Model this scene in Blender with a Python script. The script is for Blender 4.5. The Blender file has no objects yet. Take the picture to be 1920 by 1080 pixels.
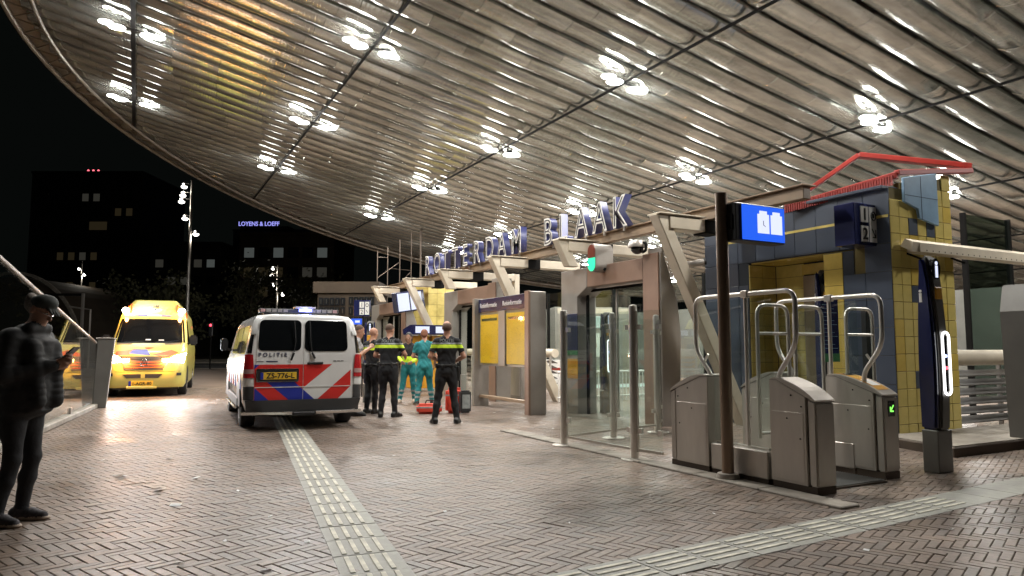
import bpy, bmesh, math, random
import numpy as np
from mathutils import Vector, Matrix, noise
from mathutils.bvhtree import BVHTree
R = math.radians
rnd = random.Random(7)
S = bpy.context.scene
COL = S.collection

# ---------------------------------------------------------------- camera, world, exposure
# Station frame: +Y runs along the canopy beams, +X to the right of them, metres.
cam_d = bpy.data.cameras.new("camera")
cam = bpy.data.objects.new("camera", cam_d)
COL.objects.link(cam)
cam.location = (0, 0, 1.35)
cam.rotation_euler = (R(90 + 4.85), 0, R(-28))
cam_d.sensor_width = 36
cam_d.lens = 24.75
cam_d.clip_end = 2000
S.camera = cam

W = bpy.data.worlds.new("World")
S.world = W
W.use_nodes = True
bg = W.node_tree.nodes["Background"]
bg.inputs[0].default_value = (0.0030, 0.0038, 0.0034, 1)
bg.inputs[1].default_value = 0.7
S.view_settings.view_transform = "Standard"
S.view_settings.look = "None"
S.view_settings.gamma = 1
S.view_settings.exposure = 0
S.view_settings.use_curve_mapping = False
S.render.film_transparent = False
S.cycles.max_bounces = 8
S.cycles.diffuse_bounces = 3
S.cycles.glossy_bounces = 4
S.cycles.transmission_bounces = 4
S.cycles.transparent_max_bounces = 14
S.cycles.sample_clamp_indirect = 4
S.cycles.sample_clamp_direct = 30
S.cycles.caustics_reflective = True
S.cycles.caustics_refractive = False
S.cycles.blur_glossy = 0.5
S.cycles.use_denoising = True

LAMP_W = 142.0      # downward output of one canopy floodlight
BULB = 60.0         # lens radiance

# ---------------------------------------------------------------- materials
def _bsdf(m):
    return m.node_tree.nodes["Principled BSDF"]

def mat(name, col, rough=0.5, metal=0.0, emit=0.0, ecol=None, var=0.0, scale=8.0, bump=0.0, bscale=40.0,
        dirt=0.0, coat=0.0, rvar=0.0, spec=None, stretch=None):
    m = bpy.data.materials.new(name)
    m.use_nodes = True
    nt = m.node_tree
    b = _bsdf(m)
    b.inputs["Base Color"].default_value = (*col, 1)
    b.inputs["Roughness"].default_value = rough
    b.inputs["Metallic"].default_value = metal
    if coat:
        b.inputs["Coat Weight"].default_value = coat
        b.inputs["Coat Roughness"].default_value = 0.08
    if spec is not None:
        b.inputs["Specular IOR Level"].default_value = spec
    if emit:
        b.inputs["Emission Color"].default_value = (*(ecol or col), 1)
        b.inputs["Emission Strength"].default_value = emit
    if var or bump or dirt or rvar:
        tc = nt.nodes.new("ShaderNodeTexCoord")
        mp = nt.nodes.new("ShaderNodeMapping")
        if stretch:
            mp.inputs["Scale"].default_value = stretch
        nt.links.new(tc.outputs["Object"], mp.inputs[0])
        n = nt.nodes.new("ShaderNodeTexNoise")
        n.inputs["Scale"].default_value = scale
        n.inputs["Detail"].default_value = 6
        n.inputs["Roughness"].default_value = 0.6
        nt.links.new(mp.outputs[0], n.inputs["Vector"])
        if var or dirt:
            r = nt.nodes.new("ShaderNodeValToRGB")
            v = max(var, dirt)
            r.color_ramp.elements[0].position = 0.32
            r.color_ramp.elements[1].position = 0.68
            lo = tuple(c * (1 - v) for c in col)
            hi = tuple(min(1, c * (1 + (v * 0.6 if var else 0.05))) for c in col)
            r.color_ramp.elements[0].color = (*lo, 1)
            r.color_ramp.elements[1].color = (*hi, 1)
            nt.links.new(n.outputs["Fac"], r.inputs[0])
            nt.links.new(r.outputs[0], b.inputs["Base Color"])
        if rvar:
            mr = nt.nodes.new("ShaderNodeMapRange")
            mr.inputs["To Min"].default_value = max(0.02, rough - rvar)
            mr.inputs["To Max"].default_value = min(1, rough + rvar)
            nt.links.new(n.outputs["Fac"], mr.inputs["Value"])
            nt.links.new(mr.outputs[0], b.inputs["Roughness"])
        if bump:
            n2 = nt.nodes.new("ShaderNodeTexNoise")
            n2.inputs["Scale"].default_value = bscale
            n2.inputs["Detail"].default_value = 4
            nt.links.new(mp.outputs[0], n2.inputs["Vector"])
            bp = nt.nodes.new("ShaderNodeBump")
            bp.inputs["Strength"].default_value = bump
            bp.inputs["Distance"].default_value = 0.01
            nt.links.new(n2.outputs["Fac"], bp.inputs["Height"])
            nt.links.new(bp.outputs[0], b.inputs["Normal"])
    return m

def glass_mat(name, tint=(0.9, 0.95, 0.93), refl=1.0, rough=0.01, grazing=0.85):
    m = bpy.data.materials.new(name)
    m.use_nodes = True
    nt = m.node_tree
    nt.nodes.remove(_bsdf(m))
    out = nt.nodes["Material Output"]
    tr = nt.nodes.new("ShaderNodeBsdfTransparent")
    tr.inputs[0].default_value = (*tint, 1)
    gl = nt.nodes.new("ShaderNodeBsdfGlossy")
    gl.inputs["Roughness"].default_value = rough
    lw = nt.nodes.new("ShaderNodeLayerWeight")
    lw.inputs[0].default_value = 0.5
    pw = nt.nodes.new("ShaderNodeMath"); pw.operation = "POWER"; pw.inputs[1].default_value = 4.0
    mu = nt.nodes.new("ShaderNodeMath"); mu.operation = "MULTIPLY_ADD"; mu.use_clamp = True
    mu.inputs[1].default_value = grazing; mu.inputs[2].default_value = 0.045 * refl
    nt.links.new(lw.outputs["Facing"], pw.inputs[0])
    mx = nt.nodes.new("ShaderNodeMixShader")
    nt.links.new(pw.outputs[0], mu.inputs[0])
    nt.links.new(mu.outputs[0], mx.inputs[0])
    nt.links.new(tr.outputs[0], mx.inputs[1])
    nt.links.new(gl.outputs[0], mx.inputs[2])
    nt.links.new(mx.outputs[0], out.inputs[0])
    return m

def emit_mat(name, col, s):
    return mat(name, (0.02, 0.02, 0.02), 0.3, emit=s, ecol=col)

def brick_mat():
    m = bpy.data.materials.new("paving_brick")
    m.use_nodes = True
    nt = m.node_tree
    b = _bsdf(m)
    at = nt.nodes.new("ShaderNodeAttribute")
    at.attribute_name = "tone"
    oi = nt.nodes.new("ShaderNodeObjectInfo")
    ad = nt.nodes.new("ShaderNodeMath"); ad.operation = "ADD"
    fr = nt.nodes.new("ShaderNodeMath"); fr.operation = "FRACT"
    nt.links.new(at.outputs["Fac"], ad.inputs[0])
    nt.links.new(oi.outputs["Random"], ad.inputs[1])
    nt.links.new(ad.outputs[0], fr.inputs[0])
    r = nt.nodes.new("ShaderNodeValToRGB")
    cols = [(0.0, (0.182, 0.140, 0.112)), (0.3, (0.222, 0.162, 0.124)), (0.55, (0.205, 0.156, 0.125)),
            (0.75, (0.165, 0.134, 0.113)), (1.0, (0.248, 0.180, 0.136))]
    e = r.color_ramp.elements
    e[0].color = (*cols[0][1], 1); e[1].color = (*cols[-1][1], 1)
    for p, c in cols[1:-1]:
        q = e.new(p); q.color = (*c, 1)
    nt.links.new(fr.outputs[0], r.inputs[0])
    ge = nt.nodes.new("ShaderNodeNewGeometry")
    n = nt.nodes.new("ShaderNodeTexNoise"); n.inputs["Scale"].default_value = 26; n.inputs["Detail"].default_value = 8
    n2 = nt.nodes.new("ShaderNodeTexNoise"); n2.inputs["Scale"].default_value = 0.7; n2.inputs["Detail"].default_value = 7
    n2.inputs["Roughness"].default_value = 0.65
    nt.links.new(ge.outputs["Position"], n.inputs["Vector"])
    nt.links.new(ge.outputs["Position"], n2.inputs["Vector"])
    m1 = nt.nodes.new("ShaderNodeMapRange"); m1.inputs["From Min"].default_value = 0.3; m1.inputs["From Max"].default_value = 0.7
    m1.inputs["To Min"].default_value = 0.72; m1.inputs["To Max"].default_value = 1.2
    m2 = nt.nodes.new("ShaderNodeMapRange"); m2.inputs["From Min"].default_value = 0.35; m2.inputs["From Max"].default_value = 0.65
    m2.inputs["To Min"].default_value = 0.68; m2.inputs["To Max"].default_value = 1.15
    nt.links.new(n.outputs["Fac"], m1.inputs["Value"])
    nt.links.new(n2.outputs["Fac"], m2.inputs["Value"])
    mm = nt.nodes.new("ShaderNodeMath"); mm.operation = "MULTIPLY"
    nt.links.new(m1.outputs[0], mm.inputs[0]); nt.links.new(m2.outputs[0], mm.inputs[1])
    vg = nt.nodes.new("ShaderNodeTexVoronoi"); vg.inputs["Scale"].default_value = 3.1
    nt.links.new(ge.outputs["Position"], vg.inputs["Vector"])
    mg = nt.nodes.new("ShaderNodeMapRange"); mg.inputs["From Min"].default_value = 0.055; mg.inputs["From Max"].default_value = 0.075
    mg.inputs["To Min"].default_value = 0.42; mg.inputs["To Max"].default_value = 1.0
    nt.links.new(vg.outputs["Distance"], mg.inputs["Value"])
    m5 = nt.nodes.new("ShaderNodeMath"); m5.operation = "MULTIPLY"
    nt.links.new(mm.outputs[0], m5.inputs[0]); nt.links.new(mg.outputs[0], m5.inputs[1]); mm = m5
    mc = nt.nodes.new("ShaderNodeVectorMath"); mc.operation = "SCALE"
    nt.links.new(r.outputs[0], mc.inputs[0]); nt.links.new(mm.outputs[0], mc.inputs["Scale"])
    nt.links.new(mc.outputs[0], b.inputs["Base Color"])
    m3 = nt.nodes.new("ShaderNodeMapRange"); m3.inputs["From Min"].default_value = 0.35; m3.inputs["From Max"].default_value = 0.65
    m3.inputs["To Min"].default_value = 0.30; m3.inputs["To Max"].default_value = 0.55
    nt.links.new(n2.outputs["Fac"], m3.inputs["Value"])
    nt.links.new(m3.outputs[0], b.inputs["Roughness"])
    bp = nt.nodes.new("ShaderNodeBump"); bp.inputs["Strength"].default_value = 0.35; bp.inputs["Distance"].default_value = 0.004
    n3 = nt.nodes.new("ShaderNodeTexNoise"); n3.inputs["Scale"].default_value = 90; n3.inputs["Detail"].default_value = 3
    nt.links.new(ge.outputs["Position"], n3.inputs["Vector"])
    nt.links.new(n3.outputs["Fac"], bp.inputs["Height"])
    nt.links.new(bp.outputs[0], b.inputs["Normal"])
    return m

def louvre_mat():
    """Satin aluminium sheet with fine perforation: reflective, stretched smears, small dents."""
    m = mat("louvre_sheet", (0.56, 0.52, 0.44), 0.24, 0.80)
    nt = m.node_tree
    b = _bsdf(m)
    tc = nt.nodes.new("ShaderNodeTexCoord")
    mp = nt.nodes.new("ShaderNodeMapping"); mp.inputs["Scale"].default_value = (0.5, 3.0, 3.0)
    nt.links.new(tc.outputs["Object"], mp.inputs[0])
    mp2 = nt.nodes.new("ShaderNodeMapping"); mp2.inputs["Scale"].default_value = (9.0, 0.7, 0.7)
    nt.links.new(tc.outputs["Object"], mp2.inputs[0])
    n = nt.nodes.new("ShaderNodeTexNoise"); n.inputs["Scale"].default_value = 2.2; n.inputs["Detail"].default_value = 7
    nt.links.new(mp.outputs[0], n.inputs["Vector"])
    r = nt.nodes.new("ShaderNodeValToRGB")
    r.color_ramp.elements[0].position = 0.35; r.color_ramp.elements[0].color = (0.41, 0.425, 0.39, 1)
    r.color_ramp.elements[1].position = 0.66; r.color_ramp.elements[1].color = (0.59, 0.61, 0.565, 1)
    nt.links.new(n.outputs["Fac"], r.inputs[0])
    # fine holes
    vo = nt.nodes.new("ShaderNodeTexVoronoi"); vo.inputs["Scale"].default_value = 22; vo.inputs["Randomness"].default_value = 0.0
    nt.links.new(tc.outputs["Object"], vo.inputs["Vector"])
    st = nt.nodes.new("ShaderNodeMapRange"); st.inputs["From Min"].default_value = 0.12; st.inputs["From Max"].default_value = 0.22
    st.inputs["To Min"].default_value = 0.35; st.inputs["To Max"].default_value = 1.0
    nt.links.new(vo.outputs["Distance"], st.inputs["Value"])
    sc = nt.nodes.new("ShaderNodeVectorMath"); sc.operation = "SCALE"
    at = nt.nodes.new("ShaderNodeAttribute"); at.attribute_name = "tone"
    ma = nt.nodes.new("ShaderNodeMapRange"); ma.inputs["To Min"].default_value = 0.74; ma.inputs["To Max"].default_value = 1.12
    nt.links.new(at.outputs["Fac"], ma.inputs["Value"])
    mu = nt.nodes.new("ShaderNodeMath"); mu.operation = "MULTIPLY"
    nt.links.new(st.outputs[0], mu.inputs[0]); nt.links.new(ma.outputs[0], mu.inputs[1])
    nt.links.new(r.outputs[0], sc.inputs[0]); nt.links.new(mu.outputs[0], sc.inputs["Scale"])
    nt.links.new(sc.outputs[0], b.inputs["Base Color"])
    mr = nt.nodes.new("ShaderNodeMapRange"); mr.inputs["To Min"].default_value = 0.08; mr.inputs["To Max"].default_value = 0.26
    nt.links.new(n.outputs["Fac"], mr.inputs["Value"]); nt.links.new(mr.outputs[0], b.inputs["Roughness"])
    n2 = nt.nodes.new("ShaderNodeTexNoise"); n2.inputs["Scale"].default_value = 2.2; n2.inputs["Detail"].default_value = 4
    nt.links.new(mp2.outputs[0], n2.inputs["Vector"])
    bp = nt.nodes.new("ShaderNodeBump"); bp.inputs["Strength"].default_value = 0.5; bp.inputs["Distance"].default_value = 0.012
    nt.links.new(n2.outputs["Fac"], bp.inputs["Height"])
    n4 = nt.nodes.new("ShaderNodeTexNoise"); n4.inputs["Scale"].default_value = 34; n4.inputs["Detail"].default_value = 2
    nt.links.new(tc.outputs["Object"], n4.inputs["Vector"])
    bp2 = nt.nodes.new("ShaderNodeBump"); bp2.inputs["Strength"].default_value = 0.35; bp2.inputs["Distance"].default_value = 0.006
    nt.links.new(n4.outputs["Fac"], bp2.inputs["Height"]); nt.links.new(bp.outputs[0], bp2.inputs["Normal"])
    nt.links.new(bp2.outputs[0], b.inputs["Normal"])
    return m

M = {}
M["brick"] = brick_mat()
M["bed"] = mat("joint_sand", (0.065, 0.055, 0.046), 0.95, bump=0.4, bscale=60)
M["asphalt"] = mat("asphalt", (0.05, 0.05, 0.052), 0.8, var=0.3, scale=3, bump=0.3, bscale=120)
M["slab"] = mat("concrete_slab", (0.29, 0.285, 0.25), 0.55, var=0.34, scale=3.5, bump=0.15, bscale=90, rvar=0.12)
M["rib"] = mat("worn_white_rib", (0.60, 0.57, 0.47), 0.6, var=0.4, scale=8)
M["kerb"] = mat("kerb_concrete", (0.27, 0.24, 0.20), 0.75, var=0.35, scale=4, bump=0.2)
M["louvre"] = louvre_mat()
M["beam_dark"] = mat("dark_steel", (0.008, 0.0075, 0.007), 0.75, 0.0, spec=0.1)
M["roof_glass"] = mat("dark_roof_glass", (0.022, 0.022, 0.02), 0.15, 0.0)
M["rim"] = mat("rim_steel", (0.26, 0.23, 0.19), 0.45, 0.6, var=0.2, scale=3)
M["bulb"] = emit_mat("flood_lens", (1.0, 0.97, 0.92), BULB)
M["bulb_soft"] = emit_mat("street_lens", (1.0, 0.97, 0.90), 9)
M["beige"] = mat("beige_painted_steel", (0.60, 0.53, 0.42), 0.45, var=0.12, scale=2.5, rvar=0.1)
M["beam_brown"] = mat("brown_painted_steel", (0.27, 0.19, 0.12), 0.5, var=0.15, scale=2)
M["portal"] = mat("taupe_cladding", (0.27, 0.18, 0.135), 0.42, 0.3, var=0.14, scale=1.8, rvar=0.12)
M["portal_grey"] = mat("grey_cladding", (0.34, 0.315, 0.285), 0.4, 0.4, var=0.12, scale=2.0, rvar=0.12)
M["steel"] = mat("brushed_steel", (0.54, 0.50, 0.455), 0.36, 0.6, var=0.18, scale=3, rvar=0.12, stretch=(1, 1, 0.25))
M["steel_dark"] = mat("steel_plinth", (0.09, 0.07, 0.055), 0.5, 0.6)
M["tube"] = mat("polished_tube", (0.74, 0.71, 0.66), 0.30, 0.65, rvar=0.06, scale=6)
M["pole"] = mat("brown_pole", (0.26, 0.19, 0.14), 0.3, 0.6, rvar=0.08, scale=3)
M["black"] = mat("black_plastic", (0.014, 0.014, 0.015), 0.45)
M["black_gloss"] = mat("black_gloss", (0.010, 0.010, 0.011), 0.08, coat=0.5)
M["rubber"] = mat("rubber", (0.018, 0.018, 0.018), 0.75, bump=0.2)
M["glass"] = glass_mat("clear_glass", (0.93, 0.965, 0.95), 1.3)
M["pillar_grey"] = mat("pillar_grey", (0.13, 0.125, 0.115), 0.4, 0.3, var=0.15, scale=2)
M["rear_conc"] = mat("rear_concrete", (0.10, 0.098, 0.085), 0.7, var=0.3, scale=0.8)
M["rail_slat"] = mat("rail_slat", (0.16, 0.15, 0.14), 0.4, 0.4, var=0.2)
M["glass_soft"] = glass_mat("low_reflection_glass", (0.96, 0.97, 0.96), 0.3, grazing=0.15)
M["glass_green"] = glass_mat("greenish_glass", (0.42, 0.50, 0.46), 1.6)
M["tile_y"] = mat("yellow_glazed_tile", (0.62, 0.50, 0.16), 0.24, var=0.26, scale=1.7, dirt=0.2, rvar=0.1)
M["tile_y2"] = mat("yellow_glazed_tile_deep", (0.60, 0.44, 0.10), 0.24, var=0.18, scale=3, rvar=0.1)
M["tile_b"] = mat("slate_blue_tile", (0.055, 0.070, 0.100), 0.34, var=0.08, scale=1.3, rvar=0.12)
M["tile_lb"] = mat("light_blue_tile", (0.20, 0.33, 0.47), 0.35, var=0.15, scale=4)
M["grout"] = mat("grout", (0.13, 0.10, 0.03), 0.9)
M["grout_b"] = mat("grout_blue", (0.035, 0.042, 0.055), 0.9)
M["red"] = mat("red_painted_steel", (0.30, 0.026, 0.018), 0.5, var=0.2, scale=3)
M["navy"] = mat("navy_enamel", (0.012, 0.016, 0.07), 0.25, coat=0.3)
M["navy_lit"] = mat("navy_sign_face", (0.02, 0.02, 0.10), 0.35, emit=0.05, ecol=(0.03, 0.03, 0.3))
M["white"] = mat("white_paint", (0.78, 0.77, 0.74), 0.4)
M["letter_face"] = mat("letter_face", (0.80, 0.78, 0.73), 0.35, var=0.08)
M["letter_side"] = mat("letter_side_blue", (0.03, 0.035, 0.12), 0.4)
M["letter_dark"] = mat("letter_recess", (0.03, 0.02, 0.03), 0.6)
M["scr_blue"] = emit_mat("screen_blue", (0.02, 0.13, 0.95), 1.0)
M["scr_white"] = emit_mat("screen_white", (0.75, 0.80, 1.0), 1.1)
M["ring"] = emit_mat("white_ring_light", (1, 1, 1), 3.2)
M["led_blue"] = emit_mat("blue_led", (0.25, 0.3, 1), 5)
M["led_red"] = emit_mat("red_led", (1, 0.05, 0.08), 5)
M["led_green"] = emit_mat("green_led", (0.25, 1.0, 0.12), 1.6)
M["led_teal"] = emit_mat("green_signal", (0.03, 0.95, 0.45), 1.4)
M["sig_red"] = mat("unlit_red_lens", (0.16, 0.035, 0.02), 0.3)
M["poster"] = None
M["van_white"] = mat("white_vehicle_paint", (0.74, 0.74, 0.73), 0.25, coat=0.7, dirt=0.06, scale=2)
M["amb_yellow"] = mat("yellow_vehicle_paint", (0.58, 0.52, 0.13), 0.3, coat=0.6, dirt=0.08, scale=2)
M["st_red"] = mat("red_retroreflective", (0.62, 0.03, 0.025), 0.35)
M["st_blue"] = mat("blue_retroreflective", (0.02, 0.035, 0.32), 0.35)
M["st_orange"] = mat("orange_retroreflective", (0.75, 0.11, 0.02), 0.35)
M["plate"] = mat("plate_yellow", (0.75, 0.47, 0.04), 0.4)
M["van_glass"] = mat("tinted_glass", (0.006, 0.007, 0.008), 0.04, coat=1.0)
M["bumper"] = mat("dark_grey_plastic", (0.035, 0.036, 0.038), 0.55, bump=0.1)
M["tail"] = mat("tail_lens", (0.42, 0.015, 0.02), 0.12, coat=0.8)
M["tail_c"] = mat("tail_clear", (0.45, 0.28, 0.27), 0.15, coat=0.8)
M["chrome"] = mat("chrome", (0.75, 0.75, 0.75), 0.12, 1.0)
M["skin"] = mat("skin", (0.46, 0.24, 0.16), 0.5, var=0.1, scale=20)
M["skin_d"] = mat("shaded_skin", (0.34, 0.18, 0.12), 0.55, var=0.1, scale=20)  # same skin in a darker even tone
M["hair_g"] = mat("grey_hair", (0.17, 0.14, 0.12), 0.8, var=0.4, scale=60, bump=0.5, bscale=150)
M["hair_s"] = mat("short_brown_hair", (0.11, 0.065, 0.045), 0.8, var=0.3, scale=60, bump=0.4, bscale=150)
M["hair_r"] = mat("reddish_hair", (0.20, 0.075, 0.035), 0.75, var=0.3, scale=60, bump=0.4, bscale=150)
M["hair_b"] = mat("black_hair", (0.015, 0.012, 0.011), 0.6, var=0.3, scale=60, bump=0.4, bscale=150)
M["cl_black"] = mat("black_cloth", (0.012, 0.0125, 0.015), 0.85, var=0.3, scale=9, bump=0.5, bscale=30)
M["cl_puff"] = mat("black_puffer_nylon", (0.010, 0.0095, 0.010), 0.75, var=0.2, scale=5, bump=0.12, bscale=60)
M["cl_cap"] = mat("dark_green_cap", (0.03, 0.034, 0.03), 0.8, var=0.3, scale=20)
M["cl_teal"] = mat("teal_scrubs", (0.015, 0.20, 0.215), 0.8, var=0.3, scale=7, bump=0.7, bscale=14)
M["cl_hivis"] = mat("hi_vis_yellow", (0.58, 0.78, 0.03), 0.6, emit=0.06, ecol=(0.6, 0.9, 0.03))
M["cl_refl"] = mat("reflective_tape", (0.33, 0.36, 0.36), 0.45, var=0.3, scale=12)
M["cl_shirt"] = mat("pale_patterned_shirt", (0.35, 0.34, 0.35), 0.8, var=0.85, scale=14)
M["shoe_black"] = mat("black_leather", (0.012, 0.012, 0.012), 0.4)
M["shoe_canvas"] = mat("dark_canvas", (0.05, 0.045, 0.05), 0.8, var=0.7, scale=30)
M["sole"] = mat("pale_sole", (0.34, 0.26, 0.20), 0.7)
M["bag_red"] = mat("red_bag", (0.62, 0.06, 0.03), 0.55, var=0.15)
M["concrete_dark"] = mat("dark_facade", (0.035, 0.035, 0.033), 0.85, var=0.3, scale=0.5)
M["facade_brown"] = mat("brown_facade", (0.05, 0.035, 0.022), 0.85, var=0.3, scale=0.5)
M["win_dark"] = mat("dark_window", (0.012, 0.014, 0.016), 0.15)
M["win_lit"] = emit_mat("lit_window", (0.9, 0.85, 0.7), 0.028)
M["win_dim"] = emit_mat("dim_window", (0.8, 0.6, 0.3), 0.020)
M["win_bright"] = emit_mat("bright_window", (0.9, 1.0, 0.95), 1.2)
M["room_bright"] = emit_mat("bright_room", (0.9, 1.0, 0.95), 0.06)
M["sign_lit"] = emit_mat("blue_white_sign", (0.35, 0.35, 1.0), 1.1)
M["leaf"] = mat("dark_leaves", (0.05, 0.05, 0.02), 0.7, var=0.4, scale=2)
M["bark"] = mat("bark", (0.06, 0.045, 0.03), 0.9, bump=0.5, bscale=20)
M["aviation"] = emit_mat("aviation_lamp", (1.0, 0.15, 0.2), 2.0)
M["paper"] = mat("paper_scrap", (0.8, 0.8, 0.8), 0.7)
M["amber"] = emit_mat("amber_flash", (1.0, 0.42, 0.10), 40)
M["amber_core"] = emit_mat("flash_core", (1.0, 0.8, 0.55), 40)
M["headlamp"] = emit_mat("head_lamp", (1.0, 1.0, 1.0), 40)
M["grating"] = mat("galvanised_grating", (0.22, 0.22, 0.22), 0.4, 0.8)
M["lift_door"] = mat("lift_door_steel", (0.28, 0.22, 0.15), 0.35, 0.5, var=0.15, scale=2)
M["orange_mach"] = mat("yellow_machine", (0.62, 0.30, 0.02), 0.4, var=0.1)
M["green_strip"] = mat("green_strip", (0.02, 0.16, 0.05), 0.5)

# ---------------------------------------------------------------- geometry helpers
class MB:
    def __init__(s):
        s.v = []; s.f = []; s.m = []
    def add(s, vs, fs, mi=0):
        o = len(s.v)
        s.v += [tuple(p) for p in vs]
        s.f += [tuple(i + o for i in f) for f in fs]
        s.m += [mi] * len(fs)
        return s
    def box(s, x0, x1, y0, y1, z0, z1, mi=0):
        vs = [(x, y, z) for z in (z0, z1) for y in (y0, y1) for x in (x0, x1)]
        return s.add(vs, [(0, 2, 3, 1), (4, 5, 7, 6), (0, 1, 5, 4), (2, 6, 7, 3), (0, 4, 6, 2), (1, 3, 7, 5)], mi)
    def prism(s, pts, axis, a, b, mi=0):
        """polygon pts (2D) extruded along axis from a to b; 2D axes are the remaining two in x,y,z order."""
        n = len(pts)
        def P(p, t):
            if axis == "x": return (t, p[0], p[1])
            if axis == "y": return (p[0], t, p[1])
            return (p[0], p[1], t)
        vs = [P(p, a) for p in pts] + [P(p, b) for p in pts]
        fs = [tuple(range(n)), tuple(range(2 * n - 1, n - 1, -1))] + [(i, i + n, (i + 1) % n + n, (i + 1) % n) for i in range(n)]
        return s.add(vs, fs, mi)
    def bar(s, p, q, w, h, mi=0, up=(0, 0, 1)):
        p = Vector(p); q = Vector(q); d = (q - p).normalized()
        u = Vector(up)
        if abs(d.dot(u)) > 0.99: u = Vector((1, 0, 0))
        a = d.cross(u).normalized() * w / 2
        b = a.cross(d).normalized() * h / 2
        vs = [c + sa * a + sb * b for c in (p, q) for sa, sb in ((-1, -1), (1, -1), (1, 1), (-1, 1))]
        return s.add(vs, [(3, 2, 1, 0), (4, 5, 6, 7), (0, 1, 5, 4), (1, 2, 6, 5), (2, 3, 7, 6), (3, 0, 4, 7)], mi)
    def tube(s, path, r, n=10, mi=0, closed=False, cap=True):
        P = [Vector(p) for p in path]
        k = len(P)
        rr = r if isinstance(r, (list, tuple)) else [r] * k
        prev = None
        rings = []
        for i in range(k):
            if closed:
                d = (P[(i + 1) % k] - P[i - 1]).normalized()
            else:
                d = (P[min(i + 1, k - 1)] - P[max(i - 1, 0)]).normalized()
            if prev is None:
                u = Vector((0, 0, 1)) if abs(d.z) < 0.9 else Vector((1, 0, 0))
                a = d.cross(u).normalized()
            else:
                a = (prev - d * prev.dot(d)).normalized()
            prev = a
            b = d.cross(a)
            rings.append([P[i] + (a * math.cos(t) + b * math.sin(t)) * rr[i] for t in (2 * math.pi * j / n for j in range(n))])
        vs = [p for g in rings for p in g]
        fs = []
        for i in range(k if closed else k - 1):
            o, q = i * n, ((i + 1) % k) * n
            fs += [(o + j, o + (j + 1) % n, q + (j + 1) % n, q + j) for j in range(n)]
        if cap and not closed:
            fs += [tuple(range(n - 1, -1, -1)), tuple(range((k - 1) * n, k * n))]
        return s.add(vs, fs, mi)
    def lathe(s, prof, c=(0, 0, 0), n=16, axis="z", mi=0):
        vs = []
        for r_, h in prof:
            for j in range(n):
                t = 2 * math.pi * j / n
                x, y = r_ * math.cos(t), r_ * math.sin(t)
                p = (x, y, h) if axis == "z" else ((h, x, y) if axis == "x" else (y, h, x))
                vs.append((p[0] + c[0], p[1] + c[1], p[2] + c[2]))
        fs = []
        for i in range(len(prof) - 1):
            fs += [(i * n + j, i * n + (j + 1) % n, (i + 1) * n + (j + 1) % n, (i + 1) * n + j) for j in range(n)]
        fs += [tuple(range(n - 1, -1, -1)), tuple(range((len(prof) - 1) * n, len(prof) * n))]
        return s.add(vs, fs, mi)
    def ball(s, c, r, mi=0, n=12, m=8):
        rx, ry, rz = (r, r, r) if not isinstance(r, (tuple, list)) else r
        vs = [(c[0], c[1], c[2] - rz)]
        for i in range(1, m):
            a = math.pi * i / m - math.pi / 2
            for j in range(n):
                t = 2 * math.pi * j / n
                vs.append((c[0] + rx * math.cos(a) * math.cos(t), c[1] + ry * math.cos(a) * math.sin(t), c[2] + rz * math.sin(a)))
        vs.append((c[0], c[1], c[2] + rz))
        fs = [(0, 1 + (j + 1) % n, 1 + j) for j in range(n)]
        for i in range(m - 2):
            o = 1 + i * n
            fs += [(o + j, o + (j + 1) % n, o + n + (j + 1) % n, o + n + j) for j in range(n)]
        o = 1 + (m - 2) * n; t = len(vs) - 1
        fs += [(o + j, o + (j + 1) % n, t) for j in range(n)]
        return s.add(vs, fs, mi)
    def build(s, name, mats, parent=None, smooth=False, bevel=0.0, loc=None, seg=1, **props):
        me = bpy.data.meshes.new(name)
        me.from_pydata(s.v, [], s.f)
        mats = mats if isinstance(mats, (list, tuple)) else [mats]
        for k in mats:
            me.materials.append(M[k] if isinstance(k, str) else k)
        if len(mats) > 1:
            me.polygons.foreach_set("material_index", s.m)
        bm = bmesh.new(); bm.from_mesh(me)
        bmesh.ops.recalc_face_normals(bm, faces=bm.faces)
        if bevel:
            es = [e for e in bm.edges if len(e.link_faces) == 2 and e.calc_face_angle(0) > R(25)]
            try:
                bmesh.ops.bevel(bm, geom=es, offset=bevel, segments=seg, affect="EDGES", clamp_overlap=True)
            except Exception:
                pass
        bm.to_mesh(me); bm.free()
        if smooth:
            me.shade_smooth()
            me.set_sharp_from_angle(angle=R(38))
        return link(name, me, parent, loc, **props)

def link(name, me, parent=None, loc=None, **props):
    o = bpy.data.objects.new(name, me)
    COL.objects.link(o)
    if parent is not None: o.parent = parent
    if loc is not None: o.location = loc
    for k, v in props.items(): o[k] = v
    return o

def thing(name, label, cat, loc=(0, 0, 0), rz=0.0, group=None):
    o = bpy.data.objects.new(name, None)
    COL.objects.link(o)
    o.empty_display_size = 0.1
    o.location = loc
    o.rotation_euler = (0, 0, rz)
    o["label"] = label; o["category"] = cat
    if group: o["group"] = group
    return o

def copy_tree(root, loc, rz=None, label=None):
    r = root.copy(); COL.objects.link(r); r.location = loc
    if rz is not None: r.rotation_euler = (0, 0, rz)
    if label: r["label"] = label
    for ch in list(root.children):
        c = ch.copy(); COL.objects.link(c); c.parent = r
        for g in ch.children:
            d = g.copy(); COL.objects.link(d); d.parent = c
    return r

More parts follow.
